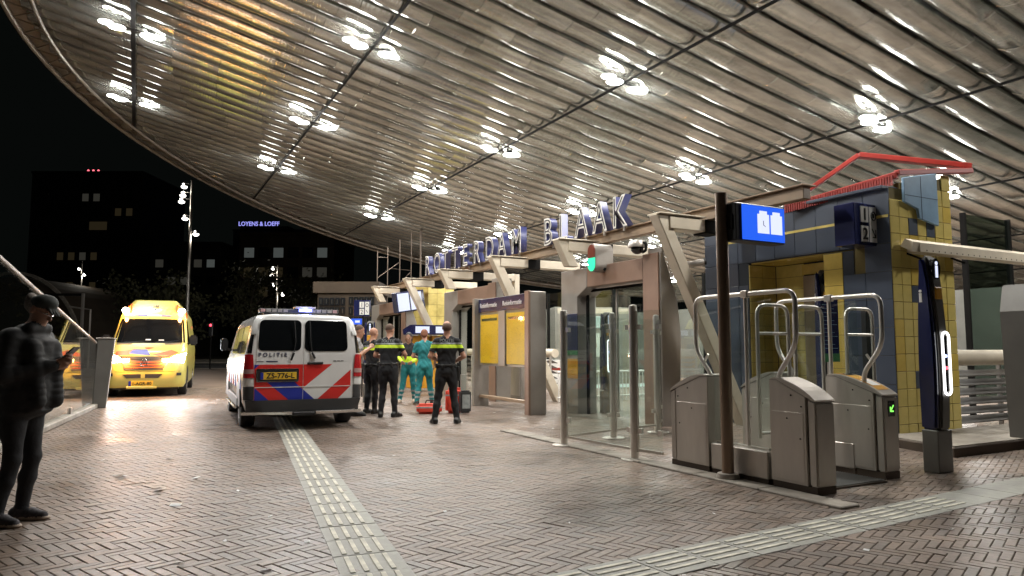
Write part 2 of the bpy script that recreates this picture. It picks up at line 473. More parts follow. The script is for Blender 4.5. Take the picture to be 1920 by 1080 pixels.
def rounded(path, rad, n=5):
    """round the corners of a polyline"""
    P = [Vector(p) for p in path]
    out = [P[0]]
    for i in range(1, len(P) - 1):
        a, b, c = P[i - 1], P[i], P[i + 1]
        d1 = (a - b); d2 = (c - b)
        r_ = min(rad, d1.length * 0.45, d2.length * 0.45)
        p, q = b + d1.normalized() * r_, b + d2.normalized() * r_
        for k in range(n + 1):
            t = k / n
            out.append(p * (1 - t) ** 2 + b * 2 * t * (1 - t) + q * t * t)
    out.append(P[-1])
    return out

def text(name, s, size, origin, xdir, ydir, m, parent=None, extrude=0.003, align="LEFT", offset=0.0, xscale=1.0, side=None):
    cu = bpy.data.curves.new(name, "FONT")
    cu.body = s; cu.size = size; cu.extrude = extrude; cu.align_x = align; cu.offset = offset
    cu.resolution_u = 3
    tmp = bpy.data.objects.new("tmp", cu); COL.objects.link(tmp)
    dg = bpy.context.evaluated_depsgraph_get()
    me = bpy.data.meshes.new_from_object(tmp.evaluated_get(dg))
    bpy.data.objects.remove(tmp); bpy.data.curves.remove(cu)
    me.name = name
    x = Vector(xdir).normalized(); y = Vector(ydir).normalized(); z = x.cross(y)
    mt = Matrix((x * xscale, y, z)).transposed().to_4x4(); mt.translation = Vector(origin)
    me.transform(mt)
    me.materials.clear(); me.materials.append(M[m])
    if side:
        me.materials.append(M[side])
        me.update()
        for p in me.polygons:
            p.material_index = 0 if abs(p.normal.dot(z)) > 0.8 else 1
    return link(name, me, parent)

def light(name, kind, loc, power, col=(1, 1, 1), parent=None, rot=None, **kw):
    d = bpy.data.lights.new(name, kind)
    d.energy = power; d.color = col
    for k, v in kw.items(): setattr(d, k, v)
    o = bpy.data.objects.new(name, d); COL.objects.link(o)
    o.location = loc
    if rot: o.rotation_euler = rot
    if parent: o.parent = parent
    return o
# ---------------------------------------------------------------- ground and paving
g0 = MB().box(-350, 350, -60, 500, -0.30, -0.014)
ground = g0.build("ground", "bed", kind="structure")
bL, bW, GAP = 0.213, 0.068, 0.0038
ax, ay = math.cos(R(112)), math.sin(R(112))
# strips of tactile slabs: start, end, width
T1 = (Vector((1.18, 3.05)), Vector((2.70, 15.2)), 0.42)
T2 = (Vector((1.65, 3.475)), Vector((11.2, 4.12)), 0.41)
def in_strip(p, T):
    d = (T[1] - T[0]); L = d.length; d.normalize()
    q = Vector(p) - T[0]
    return 0 <= q.dot(d) <= L and abs(q.x * d.y - q.y * d.x) < T[2] / 2 - 0.115
cen = []
fwd = Vector((math.sin(R(28)), math.cos(R(28)))); rgt = Vector((math.cos(R(28)), -math.sin(R(28))))
N = 420
for i in range(-N, N):
    for j in range(-90, 90):
        for o in (0, 1):
            # herringbone lattice: (W,W) and (L+W, W-L)
            x = i * bW + j * (bL + bW); y = i * bW + j * (bW - bL)
            if o == 0: cx, cy, vert = x + bW / 2, y + bL / 2, 1
            else: cx, cy, vert = x + bW + bL / 2, y + bW / 2, 0
            wx, wy = cx * ax - cy * ay, cx * ay + cy * ax
            wx += 4.0; wy += 11.0
            d = wx * fwd.x + wy * fwd.y
            if d < 2.9 or d > 24: continue
            l = wx * rgt.x + wy * rgt.y
            if abs(l) > 0.76 * d + 1.2: continue
            p = (wx, wy)
            if in_strip(p, T1) or in_strip(p, T2): continue
            if wx > 9.6 and 6.4 < wy < 10.2 and wx < 11.2: continue
            cen.append((d, wx, wy, vert))
cen.sort()
def brick_verts(L, Wd):
    a, b = L / 2 - GAP / 2, Wd / 2 - GAP / 2
    i = 0.004
    v = [(-a, -b, -0.05), (a, -b, -0.05), (a, b, -0.05), (-a, b, -0.05),
         (-a, -b, -0.005), (a, -b, -0.005), (a, b, -0.005), (-a, b, -0.005),
         (-a + i, -b + i, 0), (a - i, -b + i, 0), (a - i, b - i, 0), (-a + i, b - i, 0)]
    f = [(0, 1, 5, 4), (1, 2, 6, 5), (2, 3, 7, 6), (3, 0, 4, 7), (4, 5, 9, 8), (5, 6, 10, 9), (6, 7, 11, 10), (7, 4, 8, 11), (8, 9, 10, 11)]
    return v, f
bv, bf = brick_verts(bL, bW)
bme = bpy.data.meshes.new("brick"); bme.from_pydata(bv, [], bf); bme.materials.append(M["brick"])
near = cen[:300]
vis = [c for c in cen if abs(c[1] * rgt.x + c[2] * rgt.y) < 0.72 * c[0] and c[0] > 4.0]
near = vis[:300]; nearset = set(near)
for d, x, y, v in near:
    o = bpy.data.objects.new("brick", bme); COL.objects.link(o)
    o.parent = ground
    o.location = (x, y, rnd.gauss(0, 0.0012))
    o.rotation_euler = (rnd.gauss(0, 0.006), rnd.gauss(0, 0.010), R(112) + (R(90) if v else 0) + rnd.gauss(0, 0.008))
rest = [c for c in cen if c not in nearset]
nb = len(rest)
V = np.array(bv); F_ = np.array(bf)
P = np.array([(c[1], c[2]) for c in rest]); vert = np.array([c[3] for c in rest])
rg = np.random.RandomState(3)
ang = R(112) + vert * R(90) + rg.normal(0, 0.008, nb)
ca, sa = np.cos(ang)[:, None], np.sin(ang)[:, None]
X = V[None, :, 0] * ca - V[None, :, 1] * sa + P[:, :1]
Y = V[None, :, 0] * sa + V[None, :, 1] * ca + P[:, 1:]
tz = rg.normal(0, 0.0012, nb)[:, None] + V[None, :, 0] * rg.normal(0, 0.006, nb)[:, None] + V[None, :, 1] * rg.normal(0, 0.010, nb)[:, None]
Z = V[None, :, 2] + tz
verts = np.stack([X, Y, Z], -1).reshape(-1, 3)
faces = (F_[None] + (np.arange(nb) * len(V))[:, None, None]).reshape(-1, 4)
me = bpy.data.meshes.new("brick_paving")
me.vertices.add(len(verts)); me.vertices.foreach_set("co", verts.ravel())
me.loops.add(faces.size); me.loops.foreach_set("vertex_index", faces.ravel().astype(np.int32))
me.polygons.add(len(faces)); me.polygons.foreach_set("loop_start", np.arange(0, faces.size, 4, dtype=np.int32))
me.update(calc_edges=True)
at = me.attributes.new("tone", "FLOAT", "FACE")
at.data.foreach_set("value", np.repeat(rg.rand(nb), len(bf)).astype(np.float32))
me.shade_flat()
me.materials.append(M["brick"])
link("brick_paving", me, ground, kind="stuff")
# beyond the built bricks the same paving goes on as a sheet, just below the brick tops
def sheet(name, x0, x1, y0, y1, z, m, rz=0.0, **kw):
    b = MB().box(x0, x1, y0, y1, z - 0.05, z)
    o = b.build(name, m, **kw); o.rotation_euler = (0, 0, rz); return o
far = MB()
def TW(x, d):  # camera-aligned frame: x across the view, d away from the camera
    return (x * math.cos(R(28)) + d * math.sin(R(28)), -x * math.sin(R(28)) + d * math.cos(R(28)))
pts = [TW(-80, 23.97), TW(80, 23.97), TW(80, 46), TW(-80, 46)]
far.prism(pts, "z", -0.06, -0.003)
far_o = far.build("plaza_paving", "brick", kind="structure")
rd = MB().prism([TW(-300, 46.15), TW(300, 46.15), TW(300, 62), TW(-300, 62)], "z", -0.2, -0.010)
rd.build("road", "asphalt", kind="structure")
kb = MB().prism([TW(-200, 46), TW(200, 46), TW(200, 46.15), TW(-200, 46.15)], "z", -0.2, 0.02)
kb.prism([TW(-200, 62), TW(200, 62), TW(200, 62.25), TW(-200, 62.25)], "z", -0.2, 0.13)
kb.build("kerb", "kerb", kind="structure")
rm = MB()
for k in range(-8, 9):
    rm.prism([TW(k * 9, 53.9), TW(k * 9 + 4, 53.9), TW(k * 9 + 4, 54.1), TW(k * 9, 54.1)], "z", -0.009, -0.005)
rm.build("road_marking", "rib", kind="structure")
sw = MB().prism([TW(-300, 62.25), TW(300, 62.25), TW(300, 75), TW(-300, 75)], "z", -0.2, 0.12)
sw.build("pavement", "kerb", kind="structure")

# tactile slabs
def strip(name, T, ribs_until):
    a, b, w = T
    d = (b - a); L = d.length; d.normalize(); n = Vector((d.y, -d.x))
    root = bpy.data.objects.new(name, None); COL.objects.link(root)
    root["kind"] = "structure"
    root.location = (a.x, a.y, 0); root.rotation_euler = (0, 0, math.atan2(d.y, d.x))
    step = 0.40
    mes = []
    for ribbed in (True, False):
        mb = MB()
        g = 0.004
        mb.box(g, step - g, -w / 2, w / 2, -0.05, 0.0045)
        mt = ["slab"]
        me = None
        o = mb.build("slab", "slab", root, bevel=0.003)
        mes.append(o.data); bpy.data.objects.remove(o)
    rb = MB().box(0.03, step - 0.03, -0.017, 0.017, 0.0045, 0.0105).build("rib", "rib", root, bevel=0.003)
    rbm = rb.data; bpy.data.objects.remove(rb)
    k = 0; x = 0.0
    while x < L - step:
        s_ = link("slab", mes[0], root)
        s_.location = (x, 0, rnd.gauss(0, 0.0008)); s_.rotation_euler = (rnd.gauss(0, .003), rnd.gauss(0, .003), 0)
        if x < ribs_until:
            for q in (-0.32, -0.12, 0.08, 0.28):
                r_ = link("rib", rbm, s_); r_.location = (0, -q * w * 0.98, 0)
        x += step
    return root
strip("tactile_path", T1, 99)
strip("tactile_path", T2, 4.55)

# concrete kerb under the gate line
kk = MB()
for k in range(7):
    y0 = 4.02 + k * 0.9
    kk = MB().box(5.26, 5.50, y0 + 0.004, y0 + 0.896, -0.05, 0.022)
    o = kk.build("kerb_stone", "kerb", bevel=0.008, kind="structure")
# scraps of paper and stubs
lt = MB()
for (x, y, s_) in [(0.25, 7.6, .05), (-0.1, 8.6, .06), (0.6, 8.1, .05), (0.35, 6.8, .045), (0.9, 7.2, .02), (1.0, 6.0, .02), (0.6, 5.4, .02),
                   (0.3, 5.0, .025), (0.75, 4.6, .03), (1.1, 5.1, .02), (2.3, 5.5, .015), (3.4, 6.4, .015), (4.2, 4.4, .02), (4.35, 3.15, .02), (2.9, 8.6, .015),
                   (5.4, 3.2, .02), (3.0, 4.7, .012), (1.5, 8.6, .02), (0.4, 9.6, .03), (-0.3, 9.9, .03), (5.9, 11.9, .03), (6.6, 13.2, .05), (6.2, 10.2, .02)]:
    a = rnd.random() * 6.3
    d = Vector((math.cos(a), math.sin(a), 0)) * s_; e = Vector((-math.sin(a), math.cos(a), 0)) * s_ * 0.5
    c = Vector((x, y, 0.004)); n = len(lt.v)
    up = Vector((0, 0, 0.004 + s_ * 0.12))
    lt.add([c - d - e, c + d - e, c + d + e + up, c - d + e + up, c - d - e + Vector((0, 0, .002)), c + d - e + Vector((0, 0, .002)), c + d + e + up * 1.3, c - d + e + up * 1.3],
           [(0, 1, 2, 3), (4, 5, 6, 7), (0, 1, 5, 4), (1, 2, 6, 5), (2, 3, 7, 6), (3, 0, 4, 7)])
lt.build("litter", "paper", kind="stuff")
# ---------------------------------------------------------------- the saucer canopy
CX, CY, CR = 15.48, 20.34, 18.9
def zc(v):
    return 9.35 - 0.235 * v + 0.0022 * v * v if v < 30 else 9.35 - 0.235 * 30 + 0.0022 * 900 - 0.10 * (v - 30)
canopy = thing("station_canopy", "round saucer canopy of overlapping reflective metal louvres over the whole station square", "canopy", (CX, CY, 0))
PITCH = 0.66
k = 0
y = CY - CR + 0.5
while y < CY + CR - 0.3:
    half = math.sqrt(max(0, (CR - 0.35) ** 2 - (y - CY) ** 2))
    if half < 0.5:
        y += PITCH; continue
    x0, x1 = CX - half, CX + half
    mb = MB()
    step = 1.18
    n = max(2, int((x1 - x0) / step))
    step = (x1 - x0) / n
    rings = []
    off = rnd.random() * 0.3
    for i in range(n):
        tl = rnd.gauss(0, 0.020); dz = rnd.gauss(0, 0.004)
        a, b = x0 + i * step, x0 + (i + 1) * step
        for t, lift in ((0.0, 0.014), (0.006, 0.0), (0.5, 0.0), (0.994, 0.0)):
            rings.append((a + (b - a) * t, tl, dz + lift))
    rings.append((x1, 0, 0.035))
    prof = [(-0.40, 0.155), (-0.36, 0.03), (-0.22, -0.035), (-0.02, -0.055), (0.18, -0.02), (0.33, 0.07), (0.30, 0.10), (-0.02, 0.0), (-0.32, 0.075)]
    kx = len(prof)
    vs = []
    for xx, tl, dz in rings:
        ct, s_ = math.cos(tl), math.sin(tl)
        for py_, pz in prof:
            py_ *= 0.86; pz *= 0.85
            vs.append((xx - CX, (y - CY) + py_ * ct - pz * s_, zc(xx) + 0.20 + py_ * s_ + pz * ct + dz))
    fs = []
    for i in range(len(rings) - 1):
        o, q = i * kx, (i + 1) * kx
        fs += [(o + j, q + j, q + (j + 1) % kx, o + (j + 1) % kx) for j in range(kx)]
    fs += [tuple(range(kx)), tuple(range(len(vs) - 1, len(vs) - kx - 1, -1))]
    mb.add(vs, fs)
    lo_ = mb.build("louvre", "louvre", canopy, smooth=True)
    tn = [rnd.random() for _ in range(n + 2)]
    ta = lo_.data.attributes.new("tone", "FLOAT", "FACE")
    xs0 = x0 - CX
    ta.data.foreach_set("value", [tn[max(0, min(n, int((p.center.x - xs0) / step)))] for p in lo_.data.polygons])
    y += PITCH
# beams under the louvres
BEAMS = [-0.4, 4.63, 9.6, 14.65, 19.7, 24.8, 29.9]
for bx in BEAMS:
    half = math.sqrt(CR ** 2 - (bx - CX) ** 2) - 0.9
    zz = zc(bx)
    mb = MB().box(bx - CX - (0.055 if bx < 0 else 0.024), bx - CX + (0.055 if bx < 0 else 0.024), -half, half, zz + 0.06, zz + (0.16 if bx < 0 else 0.105))
    mb.build("beam", "beam_dark", canopy)
# rim: outer and inner ring with lattice
NR = 120
ro, ri, lat = [], [], MB()
for i in range(NR):
    t = 2 * math.pi * i / NR
    x, y = math.cos(t), math.sin(t)
    zo = zc(CX + CR * x)
    ro.append((CR * x, CR * y, zo + 0.02)); ri.append(((CR - 0.75) * x, (CR - 0.75) * y, zc(CX + (CR - 0.75) * x) + 0.02))
MB().tube(ro, 0.075, 8, closed=True).build("rim_tube", "rim", canopy, smooth=True)
MB().tube(ri, 0.05, 8, closed=True).build("rim_tube", "rim", canopy, smooth=True)
for i in range(NR):
    j = (i + 1) % NR
    lat.bar(ro[i], ri[i], 0.03, 0.03)
    lat.bar(ro[i], ri[j], 0.025, 0.025)
lat.build("rim_lattice", "rim", canopy, kind="stuff")
# fascia and the glass roof above
vs, fs = [], []
for i in range(NR):
    x, y, z = ro[i]
    for r_, h in ((1.0, 0.0), (1.006, 0.12), (0.97, 0.30)):
        vs.append((x * r_, y * r_, z + h))
for i in range(NR):
    j = (i + 1) % NR
    for q in (0, 1):
        fs.append((i * 3 + q, j * 3 + q, j * 3 + q + 1, i * 3 + q + 1))
MB().add(vs, fs).build("fascia", "rim", canopy, smooth=True)
vs, fs = [], []
rr = [0.0, 0.25, 0.5, 0.7, 0.85, 0.97]
for q, f in enumerate(rr):
    for i in range(NR):
        t = 2 * math.pi * i / NR
        x, y = CR * f * math.cos(t), CR * f * math.sin(t)
        vs.append((x, y, zc(CX + x) + 0.30 + (1 - f * f) * 1.4 * (1 - 0 * f)))
for q in range(len(rr) - 1):
    for i in range(NR):
        j = (i + 1) % NR
        fs.append((q * NR + i, q * NR + j, (q + 1) * NR + j, (q + 1) * NR + i))
o = MB().add(vs, fs).build("roof_glass", "roof_glass", canopy, smooth=True)

# floodlights, in pairs each side of a beam
ORD = ["first", "second", "third", "fourth", "fifth", "sixth", "seventh", "eighth"]
rows = {0: [13.9, 20.0, 25.9], 1: [9.6, 15.65, 21.95, 28.4], 2: [6.4, 12.57, 18.8, 24.7, 31.0], 3: [3.9, 9.93, 15.8, 21.9, 28.0, 34.0],
        4: [11.3, 17.4, 23.5, 29.6], 5: [8.0, 15.0, 22.0, 29.0], 6: [12.0, 19.5, 27.0]}
proto = None
for bi, ys in rows.items():
    for li, y in enumerate(sorted(ys, reverse=True)):
        lab = "twin white floodlight, %s from the far rim, on the %s canopy beam from the left" % (ORD[li], ORD[bi])
        loc = (BEAMS[bi], y, zc(BEAMS[bi]) + 0.06)
        if proto is None:
            proto = thing("canopy_floodlight", lab, "floodlight", loc, 0, "floodlights under the station canopy")
            MB().bar((-0.60, -0.18, 0.0), (0.60, 0.18, 0.0), 0.04, 0.03).build("bracket", "beam_dark", proto)
            for sx in (-1, 1):
                hb = MB().lathe([(0.05, 0.03), (0.11, 0.02), (0.15, -0.03), (0.145, -0.045)], (sx * 0.36, 0.10 * sx, -0.02), 16)
                hb.bar((sx * 0.36 - 0.16, 0.10 * sx, 0.01), (sx * 0.36 + 0.16, 0.10 * sx, 0.01), 0.02, 0.05)
                h_ = hb.build("lamp_head", "beam_dark", proto, smooth=True)
                MB().ball((sx * 0.36, 0.10 * sx, -0.062), (0.20, 0.17, 0.04), n=16).build("lens", "bulb", h_, smooth=True)  # lens oversized to draw the glare around the lamp
                glare_head = MB().lathe([(0.04, 0.02), (0.09, 0.01), (0.11, -0.03), (0.105, -0.045)], (sx * 0.60, 0.20 * sx, 0.02), 14).build("lamp_head", "beam_dark", proto, smooth=True)
                MB().ball((sx * 0.60, 0.20 * sx, -0.02), (0.17, 0.14, 0.04), n=14).build("lens", "bulb", glare_head, smooth=True)  # second head and lens added to widen the glare blob
            f = proto
        else:
            f = copy_tree(proto, loc, label=lab)
        light("flood_beam", "AREA", (0, 0, -0.30), LAMP_W, (1.0, 0.97, 0.91), f, shape="DISK", size=0.5)
        light("flood_spill", "POINT", (0.44, 0.14, -0.08), 100, (1.0, 0.985, 0.96), f, shadow_soft_size=0.10)
        light("flood_spill", "POINT", (-0.44, -0.14, -0.08), 100, (1.0, 0.985, 0.96), f, shadow_soft_size=0.10)
# ---------------------------------------------------------------- portals, frames and the station name
FR_U = [9.12, 12.24, 15.30, 18.57, 21.55, 25.0]
FLAB = ["cream leaning frame nearest the blue lift tower, past the letter K", "cream leaning frame under the letters B and L of the sign",
        "cream leaning frame under the M of the station name", "cream leaning frame under the first letters of the station name",
        "cream leaning frame above the hanging pair of white screens", "cream leaning frame at the far end of the entrance row"]
for u, lab in zip(FR_U, FLAB):
    t = thing("leaning_frame", lab, "steel frame", (7.5, u, 0), 0, "cream leaning frames along the station entrance")
    zb = 0.0 if u in (9.12, 15.30, 21.55) else 3.02
    def vx(z): return (3.56 - z) * 0.52
    MB().prism([(0.0, 3.56), (0.24, 3.56), (0.24 + vx(zb), zb), (vx(zb), zb)], "y", -0.11, 0.11).build("post", "beige", t, bevel=0.012)
    MB().box(0.255, 2.40, -0.14, 0.14, 3.33, 3.535).build("arm", "beige", t, bevel=0.012)
    MB().box(0.02, 1.02, -0.17, 0.17, 3.563, 3.585).build("cover_plate", "beige", t, bevel=0.006)
    MB().box(2.41, 2.57, -0.12, 0.12, 2.90, 3.545).build("drop_post", "beige", t, bevel=0.01)

t = thing("sign_beam", "long brown beam carrying the blue and white station letters", "beam", (8.66, 16.6, 0))
MB().box(-0.08, 0.08, -9.6, 10.0, 3.54, 3.73).build("beam_web", "beam_brown", t, bevel=0.01)
MB().box(-0.14, 0.14, -9.65, 10.05, 3.733, 3.752).build("flange", "beam_brown", t)
for u in FR_U:
    MB().box(-0.14, 0.20, u - 16.6 - 0.16, u - 16.6 + 0.16, 3.30, 3.539).build("bracket_shoe", "beam_dark", t, bevel=0.01)

sg = thing("station_name_sign", "station name ROTTERDAM BLAAK in tall white and blue letters on the brown beam", "sign", (8.52, 15.5, 3.76))
def letters(word, u0, pitch):
    for i, ch in enumerate(word):
        u = u0 - i * pitch
        w = 0.0
        o = text("letter", ch, 0.90, (-0.02, u - 15.5, 0.0), (0, -1, 0), (0, 0, 1), "letter_face", sg, extrude=0.085, offset=0.012, xscale=0.82, side="letter_side")
        o2 = text("letter_inlay", ch, 0.90, (-0.112, u - 15.5, 0.0), (0, -1, 0), (0, 0, 1), "letter_dark", o, extrude=0.004, offset=-0.026, xscale=0.82)
        MB().box(-0.02, 0.02, u - 15.5 - 0.30, u - 15.5 - 0.26, -0.09, 0.02).build("foot", "steel", o)
letters("ROTTERDAM", 22.05, 0.77)
letters("BLAAK", 14.25, 0.685)

def portal(u0, u1, lab, signal=False):
    """u0 far post outer edge, u1 near post outer edge"""
    t = thing("entrance_portal", lab, "portal", (8.0, (u0 + u1) / 2, 0), 0, "brown entrance portals along the station front")
    c = (u0 + u1) / 2; h = (u0 - u1) / 2
    pw = 0.62
    z1 = 2.97
    MB().prism([(h - pw, 0), (h, 0), (h, z1), (h - pw - 0.35, z1), (h - pw - 0.35, 2.57), (h - pw, 2.40)], "x", 0, 0.47).build("far_post", "portal_grey", t, bevel=0.01)
    MB().box(0.004, 0.466, -h + 0.46, h - pw - 0.354, 2.57, z1 - 0.001).build("lintel", "portal", t, bevel=0.01)
    MB().box(0.0, 0.03, -h + 0.03, -h + 0.455, 0, z1 + 0.05).build("front_plate", "portal", t, bevel=0.004)
    MB().prism([(0.033, 0), (0.42, 0), (0.47, 1.6), (0.40, 2.2), (0.10, z1 + 0.05), (0.033, z1 + 0.05)], "y", -h, -h + 0.45).build("near_post", "portal_grey", t, bevel=0.008)
    MB().box(0.08, 0.47, -h + 0.02, -h + 0.40, z1 + 0.055, z1 + 0.16).build("cap", "portal_grey", t, bevel=0.01)
    y0, y1 = -h + 0.50, h - pw - 0.03
    fr = MB()
    for (a, b) in ((y0, y0 + 0.05), (y1 - 0.05, y1)):
        fr.box(0.2, 0.25, a, b, 0, 2.54)
    fr.box(0.2, 0.25, y0 + 0.051, y1 - 0.051, 2.49, 2.54)
    fo = fr.build("door_frame", "beam_dark", t)
    ym = (y0 + y1) / 2
    MB().box(0.22, 0.23, y0 + 0.06, ym - 0.02, 0.05, 2.48).build("pane", "glass", t)
    MB().box(0.22, 0.23, ym + 0.02, y1 - 0.06, 0.05, 2.48).build("pane", "glass", t)
    MB().box(0.205, 0.245, ym - 0.018, ym + 0.018, 0.02, 2.485).build("mullion", "steel", t)
    return t
p1 = portal(12.80, 9.58, "brown portal with the red and green signal lamp and security cameras on top")
MB().box(-0.012, -0.002, 0.98, 1.50, 1.30, 2.05).build("info_panel", "navy", p1)
MB().box(-0.012, -0.002, 0.98, 1.50, 1.20, 1.29).build("green_stripe", "green_strip", p1)
MB().box(-0.012, -0.002, 0.98, 1.50, 0.72, 1.12).build("yellow_notice", "orange_mach", p1)
for k in range(9):
    MB().box(-0.014, -0.0125, 1.02, 1.45 - 0.1 * (k % 3), 1.38 + k * 0.07, 1.395 + k * 0.07).build("print_line", "win_dark", p1)
portal(19.33, 15.92, "brown portal behind the yellow poster board")
portal(26.65, 22.72, "brown portal farthest along the entrance, behind the officers")

# signal, cameras on the first portal
t = thing("signal_lamp", "capsule signal lamp lit green below and dark red above, on the portal lintel", "signal lamp", (7.90, 11.26, 2.80))
def capsule(r, h, d0, d1, n=12):
    pts = [(r * math.cos(a), h + r * math.sin(a)) for a in [math.pi * i / n for i in range(n + 1)]]
    pts += [(r * math.cos(a), -h + r * math.sin(a)) for a in [math.pi + math.pi * i / n for i in range(n + 1)]]
    return pts
pp = [(a, b + 0.29) for a, b in capsule(0.135, 0.145, 0, 1)]
MB().prism(pp, "x", -0.16, 0.26).build("housing", "portal_grey", t, bevel=0.01)
up = [(a * 0.86, b) for a, b in pp if b >= 0.29] ; up = [(p[0], max(p[1] - 0.02 if p[1] > .4 else p[1], 0.295)) for p in up]
up = [(0.86 * 0.135, 0.295)] + [(a, b) for a, b in up] + [(-0.86 * 0.135, 0.295)]
MB().prism(up, "x", -0.175, -0.162).build("red_lens", "sig_red", t)
dn = [(0.86 * a, 0.58 - b) for a, b in up]; dn = [(a * 1.0 / 0.86, b) for a, b in dn]
MB().prism(dn, "x", -0.175, -0.162).build("green_lens", "led_teal", t)
MB().bar((0.05, -0.1, 0.05), (0.10, -0.1, 0.16), 0.05, 0.05).build("bracket", "beam_dark", t)
t = thing("dome_camera", "round dark dome camera on the corner of the brown portal", "camera", (7.9, 10.05, 3.05))
MB().lathe([(0.02, 0.24), (0.13, 0.22), (0.17, 0.15), (0.165, 0.10)], n=18).build("hood", "steel", t, smooth=True)
MB().ball((0, 0, 0.085), (0.12, 0.12, 0.11)).build("dome", "black_gloss", t, smooth=True)
MB().tube(rounded([(0.02, -0.12, 0.0), (0.02, -0.22, 0.02), (0.02, -0.22, 0.16), (0.02, -0.12, 0.17)], 0.04), 0.025).build("arm", "beam_dark", t, smooth=True)
t = thing("bullet_camera", "grey tube camera pointing right beside the brown portal", "camera", (8.40, 9.45, 2.78))
MB().tube([(0.0, 0, 0), (0.34, -0.18, 0.07)], [0.055, 0.06], 14).build("body", "steel", t, smooth=True)
MB().tube([(0.34, -0.18, 0.07), (0.37, -0.196, 0.076)], [0.064, 0.064], 14).build("front_ring", "black", t, smooth=True)
MB().bar((-0.02, 0.02, -0.06), (0.0, 0, 0.1), 0.06, 0.06).build("bracket", "beam_dark", t)

# ---------------------------------------------------------------- yellow poster board
def poster_mat():
    m = mat("yellow_timetable", (0.62, 0.36, 0.015), 0.35)
    nt = m.node_tree; b = _bsdf(m)
    tc = nt.nodes.new("ShaderNodeTexCoord")
    mp = nt.nodes.new("ShaderNodeMapping"); mp.inputs["Scale"].default_value = (1, 14, 46)
    nt.links.new(tc.outputs["Object"], mp.inputs[0])
    n = nt.nodes.new("ShaderNodeTexNoise"); n.inputs["Scale"].default_value = 1.6; n.inputs["Detail"].default_value = 3
    nt.links.new(mp.outputs[0], n.inputs["Vector"])
    r = nt.nodes.new("ShaderNodeValToRGB"); r.color_ramp.elements[0].position = 0.33; r.color_ramp.elements[1].position = 0.42
    r.color_ramp.elements[0].color = (0.36, 0.19, 0.01, 1); r.color_ramp.elements[1].color = (0.82, 0.50, 0.02, 1)
    nt.links.new(n.outputs["Fac"], r.inputs[0]); nt.links.new(r.outputs[0], b.inputs["Base Color"])
    return m
M["poster"] = poster_mat()
bd = thing("timetable_board", "standing steel board with two yellow timetables under a navy header", "notice board", (7.0, 13.8, 0))
MB().box(0.03, 0.40, -1.37, -1.22, 0, 2.50).build("near_post", "portal_grey", bd, bevel=0.008)
MB().box(-0.02, 0.028, -1.38, -1.21, 0, 2.51).build("post_front", "portal", bd, bevel=0.004)
MB().box(-0.02, 0.36, 1.20, 1.33, 0, 2.50).build("far_post", "portal_grey", bd, bevel=0.008)
MB().box(0.10, 0.20, -1.20, 1.19, 0.94, 2.48).build("case", "portal_grey", bd, bevel=0.006)
MB().box(0.075, 0.098, -1.19, 1.18, 2.17, 2.47).build("header", "navy", bd)
text("lettering", "Reisinformatie", 0.15, (0.071, 1.10, 2.27), (0, -1, 0), (0, 0, 1), "white", bd)
text("lettering", "Reisinformatie", 0.15, (0.071, -0.05, 2.27), (0, -1, 0), (0, 0, 1), "white", bd)
for (a, b) in ((0.17, 1.09), (-1.10, -0.22)):
    p_ = MB().box(0.085, 0.098, a, b, 1.00, 2.10).build("timetable", "poster", bd)
    MB().box(0.082, 0.0845, a + 0.06, b - 0.06, 1.96, 2.02).build("heading", "win_dark", p_)
    MB().box(0.060, 0.064, a - 0.03, b + 0.03, 0.97, 2.14).build("cover_glass", "glass_soft", bd)
MB().box(0.06, 0.098, -0.18, 0.13, 0.96, 2.16).build("centre_frame", "portal_grey", bd, bevel=0.004)
MB().box(0.10, 0.26, -1.20, 1.19, 0.20, 0.26).build("foot_bar", "beam_brown", bd, bevel=0.004)

# ---------------------------------------------------------------- pole with the blue monitor
t = thing("monitor_pole", "tall brown round steel pole in front of the ticket gates", "pole", (5.405, 5.45, 0))
MB().lathe([(0.062, 0.05), (0.062, 2.98)], n=24).build("shaft", "pole", t, smooth=True)
MB().lathe([(0.11, 0), (0.115, 0.03), (0.105, 0.07), (0.066, 0.075)], n=24).build("foot_collar", "steel", t, smooth=True)
t = thing("blue_monitor", "bright blue monitor with two white squares high on the brown pole", "monitor", (5.425, 5.36, 2.66))
MB().box(0.0, 0.72, -0.09, 0.09, -0.20, 0.20).build("housing", "black", t, bevel=0.008)
s_ = MB().box(0.085, 0.71, -0.097, -0.0915, -0.185, 0.185).build("screen", "scr_blue", t)
for k, (a, b) in enumerate(((0.305, 0.475), (0.50, 0.67))):
    q = MB().box(a, b, -0.101, -0.0975, -0.105, 0.10)
    q.box(a + 0.03, b - 0.03, -0.101, -0.0975, 0.101, 0.135)
    q.build("white_square", "scr_white", s_)
MB().box(0.385, 0.392, -0.1035, -0.1015, -0.02, 0.03).add([(0.385, -0.1035, -0.02), (0.415, -0.1035, -0.035), (0.415, -0.1035, -0.027), (0.385, -0.1035, -0.012)], [(0, 1, 2, 3)]).build("clock_hand", "navy", s_)
MB().box(-0.012, -0.001, -0.05, 0.09, -0.08, 0.08).build("clamp", "beam_dark", t)

